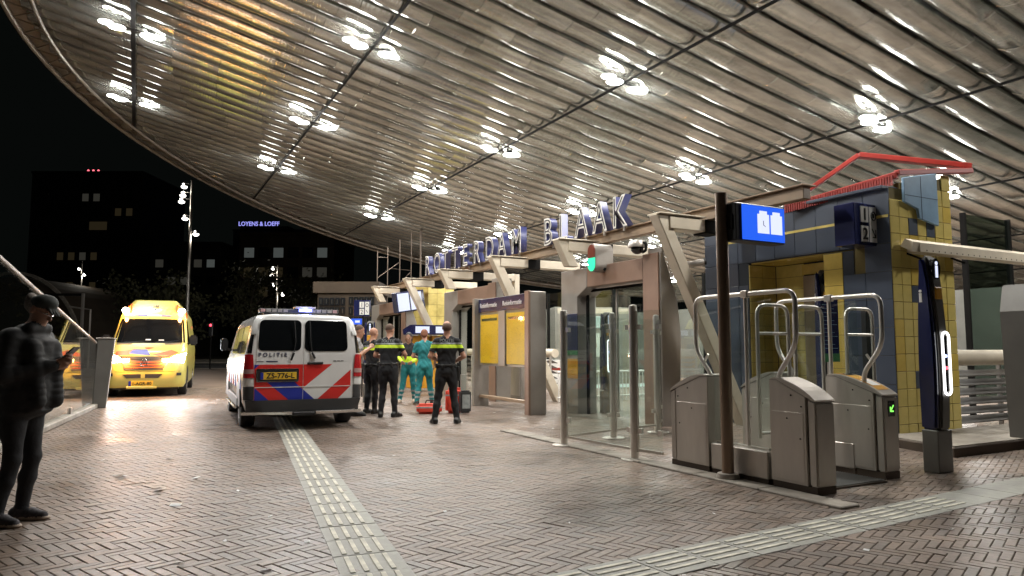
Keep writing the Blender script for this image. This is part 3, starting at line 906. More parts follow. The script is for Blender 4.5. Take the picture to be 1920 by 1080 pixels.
# ---------------------------------------------------------------- ticket gates
def top_profile(y_low, y_high, y_back, zl, zh):
    return None
def gate_cabinet(name, lab, v0, v1, ynose, yback, reader=False, arrow=False, flip=False):
    """cabinet running along Y; the nose is the low sloping end"""
    t = thing(name, lab, "ticket gate", ((v0 + v1) / 2, ynose, 0), R(180) if flip else 0, "steel cabinets of the ticket gates")
    L = abs(yback - ynose); w = (v1 - v0) / 2
    def zs(y): return 0.845 + (1.035 - 0.845) * min(1, y / (L * 0.82))
    def zl(y): return zs(y) + 0.018 + 0.042 * math.sin(math.pi * min(1, max(0, y / (L * 0.95))) ** 0.8)
    top = [(L * 0.98 * k / 9, zl(L * 0.98 * k / 9)) for k in range(10)]
    MB().prism([(0.105, 0.075), (0.105, zs(0.105)), (L * 0.82, 1.035), (L, 1.035), (L, 0.075)], "x", -w, w).build("shell", "steel", t, bevel=0.006, seg=2)
    MB().prism([(0.0, 0.075), (0.0, zs(0)), (0.098, zs(0.098)), (0.098, 0.075)], "x", -w + 0.01, w - 0.01).build("nose_cap", "steel", t, bevel=0.016, seg=2)
    MB().prism([(0.004, zs(0) + 0.003)] + top + [(L * 0.985, 1.039), (L * 0.82, 1.039)], "x", -w - 0.003, w + 0.003).build("lid", "steel", t, bevel=0.006, seg=2)
    MB().prism([(0.006, zs(0)), (0.006, zs(0) + 0.0029), (L * 0.82, 1.0388), (L * 0.98, 1.0388), (L * 0.98, 1.0352), (L * 0.82, 1.0352)], "x", -w + 0.004, w - 0.004).build("lid_gasket", "black", t)
    MB().box(-w + 0.012, w - 0.012, 0.012, L - 0.01, 0, 0.0745).build("plinth", "steel_dark", t)
    # panel seams and lids, proud skins
    for sx in (-1, 1):
        a, b = (w, w + 0.004) if sx > 0 else (-w - 0.004, -w)
        MB().prism([(0.135, 0.10), (0.135, 0.74), (L - 0.03, 0.74), (L - 0.03, 0.10)], "x", a, b).build("side_panel", "steel", t, bevel=0.002)
        for (yy, zz) in ((0.15, 0.80), (L * 0.5, 0.90), (0.17, 0.50), (L * 0.6, 0.68)):
            MB().lathe([(0.008, -0.003), (0.008, 0.003)], ((w + 0.006) * sx, yy, zz), 8, "x").build("screw", "beam_dark", t)
    if reader:
        ed = [(top[k][0], top[k][1] + 0.004) for k in range(1, 9)]
        vs = [(x, y, z) for y, z in ed for x in (-w + 0.04, w - 0.04)]
        fs = [(2 * k, 2 * k + 1, 2 * k + 3, 2 * k + 2) for k in range(len(ed) - 1)]
        vs2 = [(x, y, z - 0.003) for x, y, z in vs]; n = len(vs)
        r_ = MB().add(vs + vs2, fs + [tuple(i + n for i in f) for f in fs]).build("card_reader", "orange_mach", t, smooth=True)
        for k, (a, b) in enumerate(((1, 3), (5, 6))):
            y0, z0 = ed[a]; y1, z1 = ed[b]
            MB().add([(-w + 0.06, y0, z0 + .003), (w - 0.06, y0, z0 + .003), (w - 0.06, y1, z1 + .003), (-w + 0.06, y1, z1 + .003)], [(0, 1, 2, 3)]).build("reader_face", "white" if k == 0 else "black_gloss", r_)
    if arrow:
        a_ = MB().prism([(-0.05, 0.64), (0.05, 0.64), (0.06, 0.72), (0.05, 0.80), (-0.05, 0.80), (-0.06, 0.72)], "y", -0.005, 0.0).build("display", "black_gloss", t)
        MB().bar((0.03, -0.008, 0.755), (-0.018, -0.008, 0.70), 0.014, 0.002, up=(0, 1, 0)).bar((-0.022, -0.008, 0.74), (-0.022, -0.008, 0.69), 0.014, 0.002, up=(0, 1, 0)).bar((-0.022, -0.0085, 0.693), (0.028, -0.0085, 0.693), 0.014, 0.002, up=(0, 1, 0)).build("arrow", "led_green", a_)
    return t
gate_cabinet("gate_cabinet", "plain steel gate cabinet nearest the camera with sloping top, right of the brown pole", 5.52, 5.80, 4.46, 4.99)
gate_cabinet("gate_cabinet", "steel gate cabinet left of the brown pole, next to the glass bollards", 5.50, 5.82, 6.44, 5.82, flip=True)
gate_cabinet("gate_cabinet", "steel gate cabinet with orange card reader and green arrow display", 6.82, 7.08, 4.68, 5.36, True, True)
gate_cabinet("gate_cabinet", "steel gate cabinet behind glass at the far end of the second gate row", 6.74, 7.06, 6.55, 5.95, flip=True)

def hoop(v, dy, lab, y_end=0.0):
    t = thing("gate_glass_screen", lab, "glass screen", (v, 5.4 + dy, 0), 0, "glass screens in bent steel tube over the gates")
    p = [(0, 0.46, 0.90), (0, 0.46, 1.06), (0, 0.69, 1.32), (0, 0.69, 1.91), (0, -0.69, 1.91), (0, -0.69, 1.38), (0, -0.46, 1.08), (0, -0.46, 0.90)]
    MB().tube(rounded(p, 0.13), 0.024, 12).build("tube_hoop", "tube", t, smooth=True)
    MB().tube([(0, -0.06, 0.345), (0, -0.06, 1.885)], 0.021, 10).build("upright", "tube", t, smooth=True)
    MB().box(-0.03, 0.03, -0.105, -0.015, 1.87, 1.945).build("clamp", "tube", t, bevel=0.006)
    MB().box(-0.006, 0.006, 0.0, 0.63, 0.35, 1.86).build("pane", "glass", t)
    MB().box(-0.006, 0.006, -0.40, -0.10, 0.35, 1.86).build("pane", "glass", t)
    for z in (1.28,):
        MB().bar((0, -0.56, 1.20), (0, -0.50, 1.28), 0.02, 0.02).build("clip", "tube", t)
        MB().bar((0, 0.56, 1.20), (0, 0.50, 1.28), 0.02, 0.02).build("clip", "tube", t)
    return t
hoop(5.60, 0, "bent tube glass screen above the low steel panel behind the brown pole")
hoop(6.90, 0, "bent tube glass screen over the gate with the orange card reader")
for v, lab in ((5.60, "low steel panel joining the two front gate cabinets"), (6.90, "low steel panel joining the two rear gate cabinets")):
    t = thing("gate_low_panel", lab, "steel panel", (v, 5.4, 0), 0, "low panels between gate cabinets")
    MB().box(-0.09, 0.14, -0.375, 0.40, 0.06, 0.33).build("panel", "steel", t, bevel=0.01)
    MB().box(-0.075, 0.12, -0.37, 0.395, 0, 0.0595).build("plinth", "steel_dark", t)
    MB().box(-0.02, 0.02, -0.33, 0.38, 0.331, 0.350).build("glass_channel", "tube", t)
# swinging glass leaves across the lane
def leaf(v0, v1, y, lab, z0=0.42, z1=1.80):
    t = thing("gate_leaf", lab, "gate leaf", ((v0 + v1) / 2, y, 0), 0, "glass gate leaves between the cabinets")
    a = (v1 - v0) / 2
    MB().tube(rounded([(-a, 0, z0), (-a, 0, z1), (a, 0, z1), (a, 0, z0)], 0.13), 0.02, 10).build("tube_frame", "tube", t, smooth=True)
    MB().tube([(-a, 0, z0 + 0.05), (a, 0, z0 + 0.05)], 0.018, 10).build("lower_rail", "tube", t, smooth=True)
    MB().tube([(-a, 0, z1 - 0.30), (a, 0, z1 - 0.30)], 0.018, 10).build("upper_rail", "tube", t, smooth=True)
    MB().box(-a + 0.03, a - 0.03, -0.005, 0.005, z0 + 0.08, z1 - 0.05).build("pane", "glass", t)
    return t
leaf(5.72, 6.18, 5.30, "left glass leaf of the gate between the two cabinet rows")
leaf(6.28, 6.72, 5.30, "right glass leaf of the gate between the two cabinet rows")
leaf(7.15, 7.62, 5.32, "single glass leaf right of the second cabinet row")
MB_t = thing("lane_grating", "ribbed metal grating on the floor of the gate lane", "grating", (6.30, 5.1, 0))
MB().box(-0.42, 0.42, -0.50, 0.40, 0.0, 0.018).build("frame", "steel_dark", MB_t)
gm = MB()
for k in range(30):
    gm.box(-0.40, 0.40, -0.48 + k * 0.029, -0.465 + k * 0.029, 0.0185, 0.030)
gm.build("grating_bars", "grating", MB_t, kind="stuff")
# dark notice hanging behind the second screen
t = thing("rules_notice", "narrow navy notice with fine print and green foot, behind the second gate screen", "notice", (7.42, 5.75, 1.18))
MB().box(-0.16, 0.16, -0.01, 0.01, 0, 0.78).build("sheet", "navy", t)
MB().box(-0.16, 0.16, -0.013, -0.0105, 0.0, 0.10).build("green_foot", "green_strip", t)
for k in range(12):
    MB().box(-0.13, 0.13 - 0.05 * (k % 3), -0.0125, -0.0105, 0.16 + k * 0.048, 0.166 + k * 0.048).build("print_line", "tile_lb", t)
MB().box(-0.02, 0.02, 0.011, 0.03, -1.18, 0.80).build("post", "steel", t)
t = thing("slim_post", "slim black square post right of the gates, before the slate blue wall", "post", (8.6, 6.1, 0))
MB().box(-0.04, 0.04, -0.04, 0.04, 0, 1.86).build("shaft", "black", t, bevel=0.004)
MB().box(-0.07, 0.07, -0.07, 0.07, 0, 0.02).build("foot_plate", "black", t)

# ---------------------------------------------------------------- bollards with glass
BOL = [((5.30, 8.42), "steel bollard farthest left of the glass fence, nearest the timetable board"), ((5.38, 6.95), "steel bollard just left of the first gate cabinet"),
       ((6.35, 8.71), "steel bollard seen through the glass, between the two front bollards"), ((7.39, 8.95), "steel bollard inside the glass fence, before the portal post")]
for (x, y), lab in BOL:
    t = thing("glass_fence_bollard", lab, "bollard", (x, y, 0), 0, "round steel bollards of the glass fence")
    MB().lathe([(0.05, 0.02), (0.05, 1.84), (0.044, 1.87), (0.02, 1.88)], n=20).build("shaft", "tube", t, smooth=True)
    MB().lathe([(0.17, 0.0), (0.17, 0.012), (0.16, 0.018)], n=24).build("foot_plate", "steel", t, smooth=True)
    MB().box(-0.012, 0.012, -0.075, -0.052, 0.10, 1.80).build("glass_clamp", "steel", t)
gf = thing("glass_fence", "clear glass fence running between the round steel bollards by the gates", "glass fence", (5.35, 7.7, 0))
def pane(p, q, z0, z1):
    p = Vector((*p, 0)); q = Vector((*q, 0)); d = (q - p); h = d.length / 2
    o = MB().box(-h + 0.07, h - 0.07, -0.006, 0.006, z0, z1).build("pane", "glass", gf)
    o.location = ((p.x + q.x) / 2 - 5.35, (p.y + q.y) / 2 - 7.7, 0); o.rotation_euler = (0, 0, math.atan2(d.y, d.x))
    MB().box(-h + 0.07, h - 0.07, -0.02, 0.02, z0 - 0.03, z0 - 0.001).build("lower_channel", "steel", o)
    for zz in (0.35, 1.6):
        for sx in (-1, 1):
            MB().box(sx * (h - 0.10) - 0.03, sx * (h - 0.10) + 0.03, -0.018, 0.018, zz - 0.03, zz + 0.03).build("glass_clip", "tube", o)
for p, q in (((5.30, 8.42), (5.38, 6.95)), ((5.30, 8.42), (6.35, 8.71)), ((6.35, 8.71), (7.39, 8.95)), ((5.38, 6.95), (5.47, 6.46)), ((7.39, 8.95), (7.98, 9.55))):
    pane(p, q, 0.14, 1.80)

# ---------------------------------------------------------------- information pillars
def ipillar(x, y, lab, h=2.38, ring=True, rz=0.0, s=1.0):
    t = thing("info_pillar", lab, "information pillar", (x, y, 0), rz, "blade shaped information pillars")
    # lens outline in y,z ; near edge bulges forward (-y)
    n = 16
    near_, far_ = [], []
    for k in range(n + 1):
        f = k / n
        z = 0.46 + (h - 0.46) * f
        b = 0.26 * math.sin(math.pi * min(1, (0.22 + 0.78 * f))) ** 0.8
        near_.append((-0.03 - b * 0.30 if f < 0.999 else 0.03, z)); far_.append((0.07 + b * 0.2 - 0.03 * f if f < .999 else 0.05, z))
    near_[-1] = (0.0, h); far_[-1] = (0.05, h)
    near_[-2] = (near_[-2][0] * 0.6, near_[-2][1] + 0.04); 
    outl = near_ + far_[::-1]
    for nm, x0, x1, mk in (("blade", -0.065, 0.10, "pillar_grey"), ("side_face", -0.125, -0.067, "navy"), ("side_face", 0.102, 0.13, "navy")):
        MB().prism(outl if nm == "blade" else [(a * 0.9 + 0.012, 0.47 + (b - 0.47) * 0.985) for a, b in outl], "x", x0, x1).build(nm, mk, t, bevel=0.02 if nm == "blade" else 0.025, seg=2, smooth=True)
    MB().box(-0.13, 0.13, -0.08, 0.10, 0, 0.457).build("foot", "pillar_grey", t, bevel=0.008)
    # front edge furniture
    def edge(z):
        f = (z - 0.46) / (h - 0.46); f = max(0, min(1, f)); k = min(int(f * n), n - 1); g = f * n - k
        return near_[k][0] * (1 - g) + near_[k + 1][0] * g
    zt = h - 0.16
    e = edge(zt) - 0.012
    d = MB().prism([(0.018 + 0.080 * math.cos(a), zt + 0.12 * math.sin(a)) for a in [2 * math.pi * i / 20 for i in range(20)]], "y", e - 0.012, e + 0.03).build("info_disc", "win_dark", t)
    text("info_sign", "i", 0.26, (0.018, e - 0.016, zt - 0.085), (1, 0, 0), (0, 0, 1), "scr_white", d, align="CENTER", offset=0.008)
    MB().box(-0.05, 0.07, edge(h - 0.42) - 0.012, edge(h - 0.42) + 0.01, h - 0.50, h - 0.36).build("card_logo", "orange_mach", t, bevel=0.01)
    text("info_sign", "i", 0.20, (-0.129, 0.04, h - 0.52), (0, -1, 0), (0, 0, 1), "white", t, align="CENTER", offset=0.006)
    if ring:
        zc_ = 1.18; hh = 0.34
        pr = [(0.02 + 0.06 * math.cos(a), (hh - 0.06) * (1 if math.sin(a) >= 0 else -1) + 0.06 * math.sin(a) + zc_) for a in [2 * math.pi * i / 32 + 0.01 for i in range(32)]]
        pth = [(a, edge(b) - 0.022, b) for a, b in pr]
        MB().tube(pth, 0.0125, 8, closed=True).build("light_ring", "ring", t, smooth=True)
        MB().prism([(0.01 + (a - 0.01) * 0.75, zc_ + (b - zc_) * 0.9) for a, b in pr], "y", edge(zc_) - 0.012, edge(zc_) + 0.05).build("speaker_panel", "black_gloss", t)
        MB().ball((0.0, edge(1.25) - 0.02, 1.26), 0.018).build("blue_lamp", "led_blue", t)
        MB().ball((0.0, edge(1.14) - 0.02, 1.13), 0.018).build("red_lamp", "led_red", t)
    return t
ipillar(7.80, 4.72, "tall grey and navy blade pillar with white oval light ring, at the right", rz=R(0))
ipillar(9.9, 7.75, "information pillar inside, its round white i showing above the gate screens", h=2.62, ring=False, rz=R(-20))
ipillar(8.75, 12.2, "information pillar behind the portal glass with glowing white ring", h=2.1, rz=R(-10))
ipillar(5.14, 17.26, "pale information pillar beyond the police van", h=2.02, ring=False, rz=R(-25))

# ---------------------------------------------------------------- lift tower
lt_ = thing("lift_tower", "yellow and slate blue tiled lift tower with a red roof outline", "tower", (9.64, 6.38, 0))
X0, Y0 = 9.7, 6.4
Lx, Ly, Hh = 1.52, 3.8, 3.70
MB().box(0.012, Lx - 0.012, 0.012, 0.60, 0, Hh).build("core", "grout", lt_)
# blue side core leaves a recess for the lift door (y 0.82..2.66, z<2.83)
bc = MB().box(0.012, Lx - 0.02, 2.72, Ly, 0, Hh - 0.02)
bc.box(0.012, Lx - 0.02, 0.601, 2.719, 2.86, Hh - 0.02)
bc.box(0.70, Lx - 0.02, 0.601, 2.719, 0, 2.859)
bc.box(0.012, 0.69, 0.602, 1.15, 0, 2.84)
bc.build("side_core", "grout_b", lt_)
MB().prism([(0.30, Hh), (0.30, 3.80), (Lx - 0.012, 4.0), (Lx - 0.012, Hh)], "y", 0.012, 0.12).build("parapet_core", "grout", lt_)
# yellow front tiles
tw, th = Lx / 7, 0.252
def tilemesh(nm, a, b, dep, mk, ax="y"):
    mb = MB().box(0.004, a - 0.004, -dep, 0.0, 0.004, b - 0.004) if ax == "y" else MB().box(-dep, 0.0, 0.004, a - 0.004, 0.004, b - 0.004)
    o = mb.build(nm, mk, bevel=0.004); me = o.data; bpy.data.objects.remove(o); return me
ty = tilemesh("tile", tw, th, 0.016, "tile_y"); tb = tilemesh("tile", tw, th, 0.016, "tile_b"); ty2 = tilemesh("tile", tw, th, 0.016, "tile_y2")
rowsN = int(4.0 / th)
for r_ in range(rowsN + 1):
    for c_ in range(7):
        z = r_ * th
        zmax = 3.62 + c_ / 7 * 0.45
        if z + th > zmax + 0.05: continue
        blue = (r_ == 12 and c_ in (2, 4)) or (r_ == 8 and c_ == 2) or (r_ == 3 and c_ == 2)
        o = link("tile", tb if blue else (ty if rnd.random() < 0.85 else ty2), lt_)
        o.location = (c_ * tw, 0.0115 + rnd.gauss(0, 0.0012), z); o.rotation_euler = (rnd.gauss(0, 0.004), 0, rnd.gauss(0, 0.004))
# light blue stepped sheet at the top of the yellow face
lb = [(0.28, 3.50), (0.60, 3.42), (0.63, 3.28), (1.10, 3.20), (1.10, 4.02), (0.28, 3.86)]
MB().prism(lb, "y", -0.062, -0.018).build("light_blue_sheet", "tile_lb", lt_, bevel=0.006)
MB().box(0.68, 0.685, -0.066, -0.0625, 3.26, 3.92).build("sheet_joint", "grout_b", lt_)
MB().box(0.29, 1.09, -0.066, -0.0625, 3.60, 3.606).build("sheet_joint", "grout_b", lt_)
# blue side tiles 0.43 with band lines
q = 0.4222
for j in range(9):
    for k in range(9):
        y0, z0 = j * q, k * 0.411
        w_, h_ = q, 0.411
        if y0 + w_ > 0.80 and y0 < 2.70 and z0 < 2.86 - 0.05:
            if z0 + h_ > 2.87: z0, h_ = 2.90, z0 + h_ - 2.90
            elif y0 < 0.80 - 0.1: w_ = 0.80 - y0
            elif y0 + w_ > 2.75 and y0 < 2.72: w_ = y0 + w_ - 2.72; y0 = 2.72
            else: continue
        o = MB().box(-0.006, 0.011, y0 + 0.003, y0 + w_ - 0.003, z0 + 0.003, z0 + h_ - 0.003).build("wall_tile", "tile_b", lt_, bevel=0.003)
        o.location = (rnd.gauss(0, 0.001), 0, 0)
MB().box(-0.012, -0.0065, 0.02, 3.40, 3.26, 3.30).build("yellow_line", "tile_y", lt_)
for k in range(11):
    MB().box(-0.004, 0.0115, 0.81, 1.145, k * 0.2575 + 0.003, k * 0.2575 + 0.2545).build("border_tile", "tile_y2", lt_, bevel=0.003)
MB().box(-0.012, -0.0065, 3.30, 3.40, 0.0, 3.259).build("yellow_line", "tile_y", lt_)
# recess lined with yellow tiles, lift door
for k in range(13):
    z = k * 0.2175
    for s_, (a, b) in enumerate(((0.0, 0.33), (0.335, 0.665))):
        MB().box(a + 0.012, b, 2.70, 2.716, z + 0.003, z + 0.2145).build("recess_tile", "tile_y", lt_)
        MB().box(a + 0.012, b, 0.604, 0.618, z + 0.003, z + 0.2145).build("recess_tile", "tile_y2", lt_)
    for c_ in range(3):
        MB().box(0.682, 0.698, 2.10 + c_ * 0.2, 2.297 + c_ * 0.2, z + 0.003, z + 0.2145).build("recess_tile", "tile_y", lt_)
    MB().box(0.682, 0.698, 0.622, 0.82, z + 0.003, z + 0.2145).build("recess_tile", "tile_y2", lt_)
MB().box(0.05, 0.68, 0.62, 2.69, 2.835, 2.858).build("recess_ceiling", "tile_y2", lt_)
ld = MB().box(0.64, 0.70, 0.84, 2.08, 0.0, 2.60).build("lift_door", "lift_door", lt_, bevel=0.006)
MB().box(0.636, 0.639, 1.455, 1.462, 0.02, 2.58).build("door_seam", "beam_dark", ld)
MB().box(0.62, 0.70, 0.84, 2.08, 2.62, 2.80).build("door_header", "tile_y2", lt_)
# red roof outline with ridged lower edge
def rbar(p, q, w=0.10, h=0.10, nm="roof_bar"):
    return MB().bar(p, q, w, h).build(nm, "red", lt_, bevel=0.008)
A_ = Vector((-0.10, 1.72, 3.74)); B_ = Vector((0.62, 0.90, 4.47)); C_ = Vector((1.95, -0.10, 4.22)); D_ = Vector((0.30, 0.05, 3.92))
rbar(A_, B_, 0.13, 0.07); rbar(B_ + Vector((0, 0, 0.002)), C_, 0.13, 0.085); rbar(A_ - Vector((0, 0, 0.05)), D_, 0.10, 0.10); rbar(D_ + Vector((0.0, 0.01, 0.04)), C_ - Vector((0, 0, 0.07)), 0.10, 0.08)
rg_ = MB()
dv = (D_ - A_)
for k in range(44):
    p = A_ - Vector((0, 0, 0.05)) + dv * (k / 44)
    rg_.box(p.x - 0.075, p.x - 0.05, p.y - 0.012, p.y + 0.012, p.z - 0.10, p.z + 0.05)
rg_.build("ridged_edge", "red", lt_, kind="stuff")
MB().box(-0.09, 1.5, 0.05, 3.75, Hh - 0.015, Hh + 0.03).build("roof_plate", "tile_b", lt_, bevel=0.005)

# platform direction sign on the wall
t = thing("platform_sign", "navy sign box with 1 and 2 and a lift symbol on the blue wall", "sign", (9.15, 6.60, 2.85))
MB().box(0.0, 0.53, 0.0, 0.34, 0, 0.62).build("box", "navy", t, bevel=0.008)
for ch, z in (("1", 0.34), ("2", 0.05)):
    w_ = MB().box(0.14, 0.30, -0.012, -0.0005, z, z + 0.235).build("white_square", "white", t)
    text("numeral", ch, 0.24, (0.22, -0.016, z + 0.035), (1, 0, 0), (0, 0, 1), "black", w_, align="CENTER", offset=0.006)
w_ = MB().box(0.33, 0.50, -0.012, -0.0005, 0.05, 0.575).build("white_panel", "white", t)
pr = [(0.415 + 0.052 * math.cos(a), -0.016, 0.44 + 0.062 * math.sin(a)) for a in [2 * math.pi * i / 20 for i in range(20)]]
MB().tube(pr, 0.009, 6, closed=True).build("lift_symbol_ring", "black", w_)
MB().box(0.395, 0.435, -0.018, -0.013, 0.41, 0.475).build("lift_symbol", "black", w_)
MB().bar((0.37, -0.016, 0.25), (0.45, -0.016, 0.13), 0.016, 0.004, up=(0, 1, 0)).bar((0.455, -0.0165, 0.24), (0.455, -0.0165, 0.12), 0.016, 0.004, up=(0, 1, 0)).bar((0.38, -0.017, 0.122), (0.462, -0.017, 0.122), 0.016, 0.004, up=(0, 1, 0)).build("arrow", "black", w_)
MB().box(0.50, 0.54, 0.05, 0.3, 0.62, 0.68).build("wall_bracket", "steel", t)

# cream perforated beam to the right of the tower
t = thing("perforated_beam", "cream perforated metal beam projecting right from the yellow tower", "beam", (9.95, 6.18, 2.74))
MB().prism([(0, 0.0), (0.0, 0.14), (0.12, 0.20), (0.22, 0.14), (0.22, 0.0)], "x", 0.06, 4.2).build("casing", "beige", t, bevel=0.004)
MB().prism([(0.03, 0.0), (0.0, 0.14), (0.12, 0.20), (0.2, 0.10)], "x", -0.10, 0.058).build("end_cap", "beige", t)
for k in range(26):
    MB().lathe([(0.011, -0.002), (0.011, 0.0)], (0.22 + k * 0.15, -0.001, 0.03), 8, "y").build("bolt_head", "beam_dark", t)
for x in (0.05, 1.15):
    MB().bar((x, 0.20, 0.0), (x + 0.06, 0.02, -0.10), 0.03, 0.03).build("stay", "beam_dark", t)

# plinth, louvred railing with fat pipe, glass
t = thing("stone_plinth", "low dark stone platform at the foot of the yellow tower", "plinth", (10.4, 5.6, 0))
MB().prism([(-1.25, 0.80), (-1.25, 0.45), (-1.45, -0.38), (0.2, -0.38), (2.6, -0.10), (2.6, 0.80)], "z", -0.02, 0.12).build("slab", "steel_dark", t, bevel=0.012)
MB().prism([(-1.22, 0.77), (-1.22, 0.45), (-1.40, -0.34), (0.2, -0.34), (2.55, -0.07), (2.55, 0.77)], "z", 0.1202, 0.132).build("top_slab", "kerb", t)

def louvre_rail(name, lab, loc, rz, L, nslat=6):
    t = thing(name, lab, "railing", loc, rz, "railings of slats under a thick pale pipe")
    MB().tube([(0, 0, 1.19), (L, 0, 1.19)], 0.125, 20).build("pipe", "beige", t, smooth=True)
    for k in range(nslat):
        z = 0.22 + k * 0.145
        MB().prism([(-0.10, z - 0.03), (-0.085, z - 0.045), (0.10, z + 0.035), (0.085, z + 0.05)], "x", 0.03, L - 0.03).build("slat", "rail_slat", t)
    n = max(2, int(L / 1.5) + 1)
    for k in range(n):
        x = 0.04 + (L - 0.08) * k / (n - 1)
        MB().box(x - 0.02, x + 0.02, 0.11, 0.17, 0, 1.12).build("stanchion", "steel", t)
    return t
louvre_rail("slat_railing", "slatted railing between the tower and the steel machine", (11.24, 6.55, 0), 0, 3.2)
louvre_rail("slat_railing", "slatted railing seen through the glass right of the timetable board", (10.6, 17.3, 0), R(90), 3.4)
louvre_rail("slat_railing", "slatted railing behind the officers near the red bags", (10.4, 22.2, 0), R(90), 6.0)
# white stair enclosure glimpsed below the board
t = thing("stair_wall", "white stairwell wall with red stripe behind the timetable board", "wall", (12.2, 16.0, 0))
MB().box(0, 0.12, 3.2, 8.5, 0, 0.95).build("panel", "white", t)
MB().box(-0.01, -0.001, 3.2, 8.5, 0.62, 0.70).build("red_stripe", "red", t)
t = thing("grey_cabinet", "grey service cabinet glimpsed under the timetable board", "cabinet", (9.0, 16.2, 0))
MB().box(-0.3, 0.3, -0.35, 0.35, 0.05, 1.15).build("body", "portal_grey", t, bevel=0.01)
MB().box(-0.306, -0.301, -0.28, 0.28, 0.12, 1.08).build("door", "steel", t)
MB().box(-0.28, 0.28, -0.33, 0.33, 0, 0.049).build("plinth", "steel_dark", t)
# baluster fence inside
t = thing("baluster_fence", "low fence of thin white bars behind the glass and bollards", "fence", (9.25, 15.0, 0), 0)
MB().tube([(0, 0, 0.74), (3.9, 0, 0.74)], 0.03, 8).build("top_rail", "white", t, smooth=True)
MB().tube([(0, 0, 0.12), (3.9, 0, 0.12)], 0.02, 8).build("lower_rail", "white", t, smooth=True)
bme_ = MB().tube([(0, 0, 0.0), (0, 0, 0.72)], 0.013, 6).build("bar", "white", t); mm_ = bme_.data
bme_.location = (0.04, 0, 0)
for k in range(1, 36):
    o = link("bar", mm_, t); o.location = (0.04 + k * 0.109, 0, 0)
t = thing("floor_light", "long bright strip lamp low behind the baluster fence", "lamp", (11.9, 16.0, 0.30), 0)  # made-up glowing strip that brightens the interior
MB().box(-0.9, 0.9, -0.03, 0.03, -0.05, 0.05).build("housing", "white", t)
MB().box(-0.88, 0.88, -0.036, -0.031, -0.04, 0.04).build("diffuser", "win_bright", t)
# glass walls behind
def glass_wall(lab, p, q, z0, z1, n, m="glass_green"):
    p = Vector((*p, 0)); q = Vector((*q, 0)); d = q - p
    t = thing("glass_wall", lab, "glass wall", (p.x, p.y, 0), math.atan2(d.y, d.x), "tall glass walls behind the entrance")
    L = d.length / n
    for k in range(n):
        MB().box(k * L + 0.03, (k + 1) * L - 0.03, -0.008, 0.008, z0, z1).build("pane", m, t)
        MB().box(k * L - 0.028, k * L + 0.028, -0.05, 0.05, 0, z1 + 0.02).build("mullion", "beam_dark", t)
    MB().box(n * L - 0.028, n * L + 0.028, -0.05, 0.05, 0, z1 + 0.02).build("mullion", "beam_dark", t)
    return t
glass_wall("dark tall glass pane right of the yellow tower", (14.4, 8.0), (16.0, 8.0), 0.3, 4.0, 1)
glass_wall("tall glass wall deep inside behind the leaning frames", (13.2, 12.0), (13.2, 26.0), 0.1, 3.3, 7, "glass")
MB_b = thing("shop_front", "dim kiosk front with white lit sign and a poster, behind the board", "kiosk", (15.5, 22.3, 0), R(-20))
MB().box(-1.6, 1.6, 0, 1.8, 0, 2.9).build("walls", "portal_grey", MB_b, bevel=0.01)
MB().box(-0.9, 0.5, -0.05, -0.002, 2.10, 2.55).build("lit_sign", "win_bright", MB_b)
MB().box(-0.55, 0.25, -0.03, -0.002, 1.0, 1.9).build("poster", "white", MB_b)
MB().ball((-0.15, -0.03, 1.42), (0.16, 0.01, 0.2)).build("poster_figure", "skin_d", MB_b)
MB().box(-1.5, 1.5, -0.03, -0.002, 2.65, 2.85).build("fascia", "beige", MB_b)

# steel machine cut by the right edge
t = thing("ticket_machine", "tall brushed steel machine cut by the right edge of the picture", "machine", (11.18, 5.1, 0))
MB().prism([(-0.55, 0.10), (-0.62, 1.85), (-0.52, 2.22), (0.75, 2.22), (0.75, 0.10)], "y", -0.45, 0.35).build("body", "pillar_grey", t, bevel=0.015, seg=2)
MB().box(-0.5, 0.72, -0.40, 0.32, 0, 0.098).build("plinth", "steel_dark", t)
MB().box(-0.50, 0.70, -0.456, -0.451, 1.98, 2.14).build("hood_strip", "pillar_grey", t)
MB().box(-0.06, 0.3, -0.462, -0.457, 2.0, 2.08).build("slot", "black", t)
MB().box(-0.45, 0.66, -0.457, -0.451, 0.3, 1.85).build("front_panel", "pillar_grey", t, bevel=0.002)

# second lift tower far back and hanging screens, ticket machines
l2 = thing("lift_tower", "pale yellow tiled lift tower far back behind the officers", "tower", (9.2, 23.7, 0))
MB().box(0.01, 1.0, 0.01, 2.5, 0, 3.72).build("core", "grout", l2)
for k in range(9):
    for c_ in range(3):
        MB().box(c_ * 0.33 + 0.005, c_ * 0.33 + 0.325, -0.008, 0.009, k * 0.413 + 0.004, k * 0.413 + 0.409).build("tile", "tile_y", l2)
for k in range(9):
    for c_ in range(6):
        MB().box(-0.008, 0.009, c_ * 0.41 + 0.005, c_ * 0.41 + 0.405, k * 0.413 + 0.004, k * 0.413 + 0.409).build("tile", "tile_y", l2)
t = thing("departure_screens", "pair of bright white departure screens on a tilted blue case", "screens", (8.0, 22.2, 2.55), R(12))
MB().box(-0.50, 0.62, 0.0, 0.28, 0.0, 0.68).build("case", "navy", t, bevel=0.02)
t.rotation_euler = (0, R(-9), R(14))
for a in (-0.46, 0.04):
    MB().box(a, a + 0.44, -0.012, -0.001, 0.05, 0.63).build("screen", "scr_white", t)
MB().tube([(0.1, 0.14, 0.68), (0.1, 0.14, 1.1)], 0.03).build("hanger", "beam_dark", t)
t = thing("ticket_counter", "yellow ticket machines under a blue canopy with two lit screens", "ticket machines", (8.15, 20.6, 0))
MB().prism([(0.0, 0.0), (0.9, 0.0), (0.98, 0.18), (0.35, 0.30), (0.0, 0.30)], "x", -0.75, 0.75).build("hood", "navy", t, bevel=0.01)
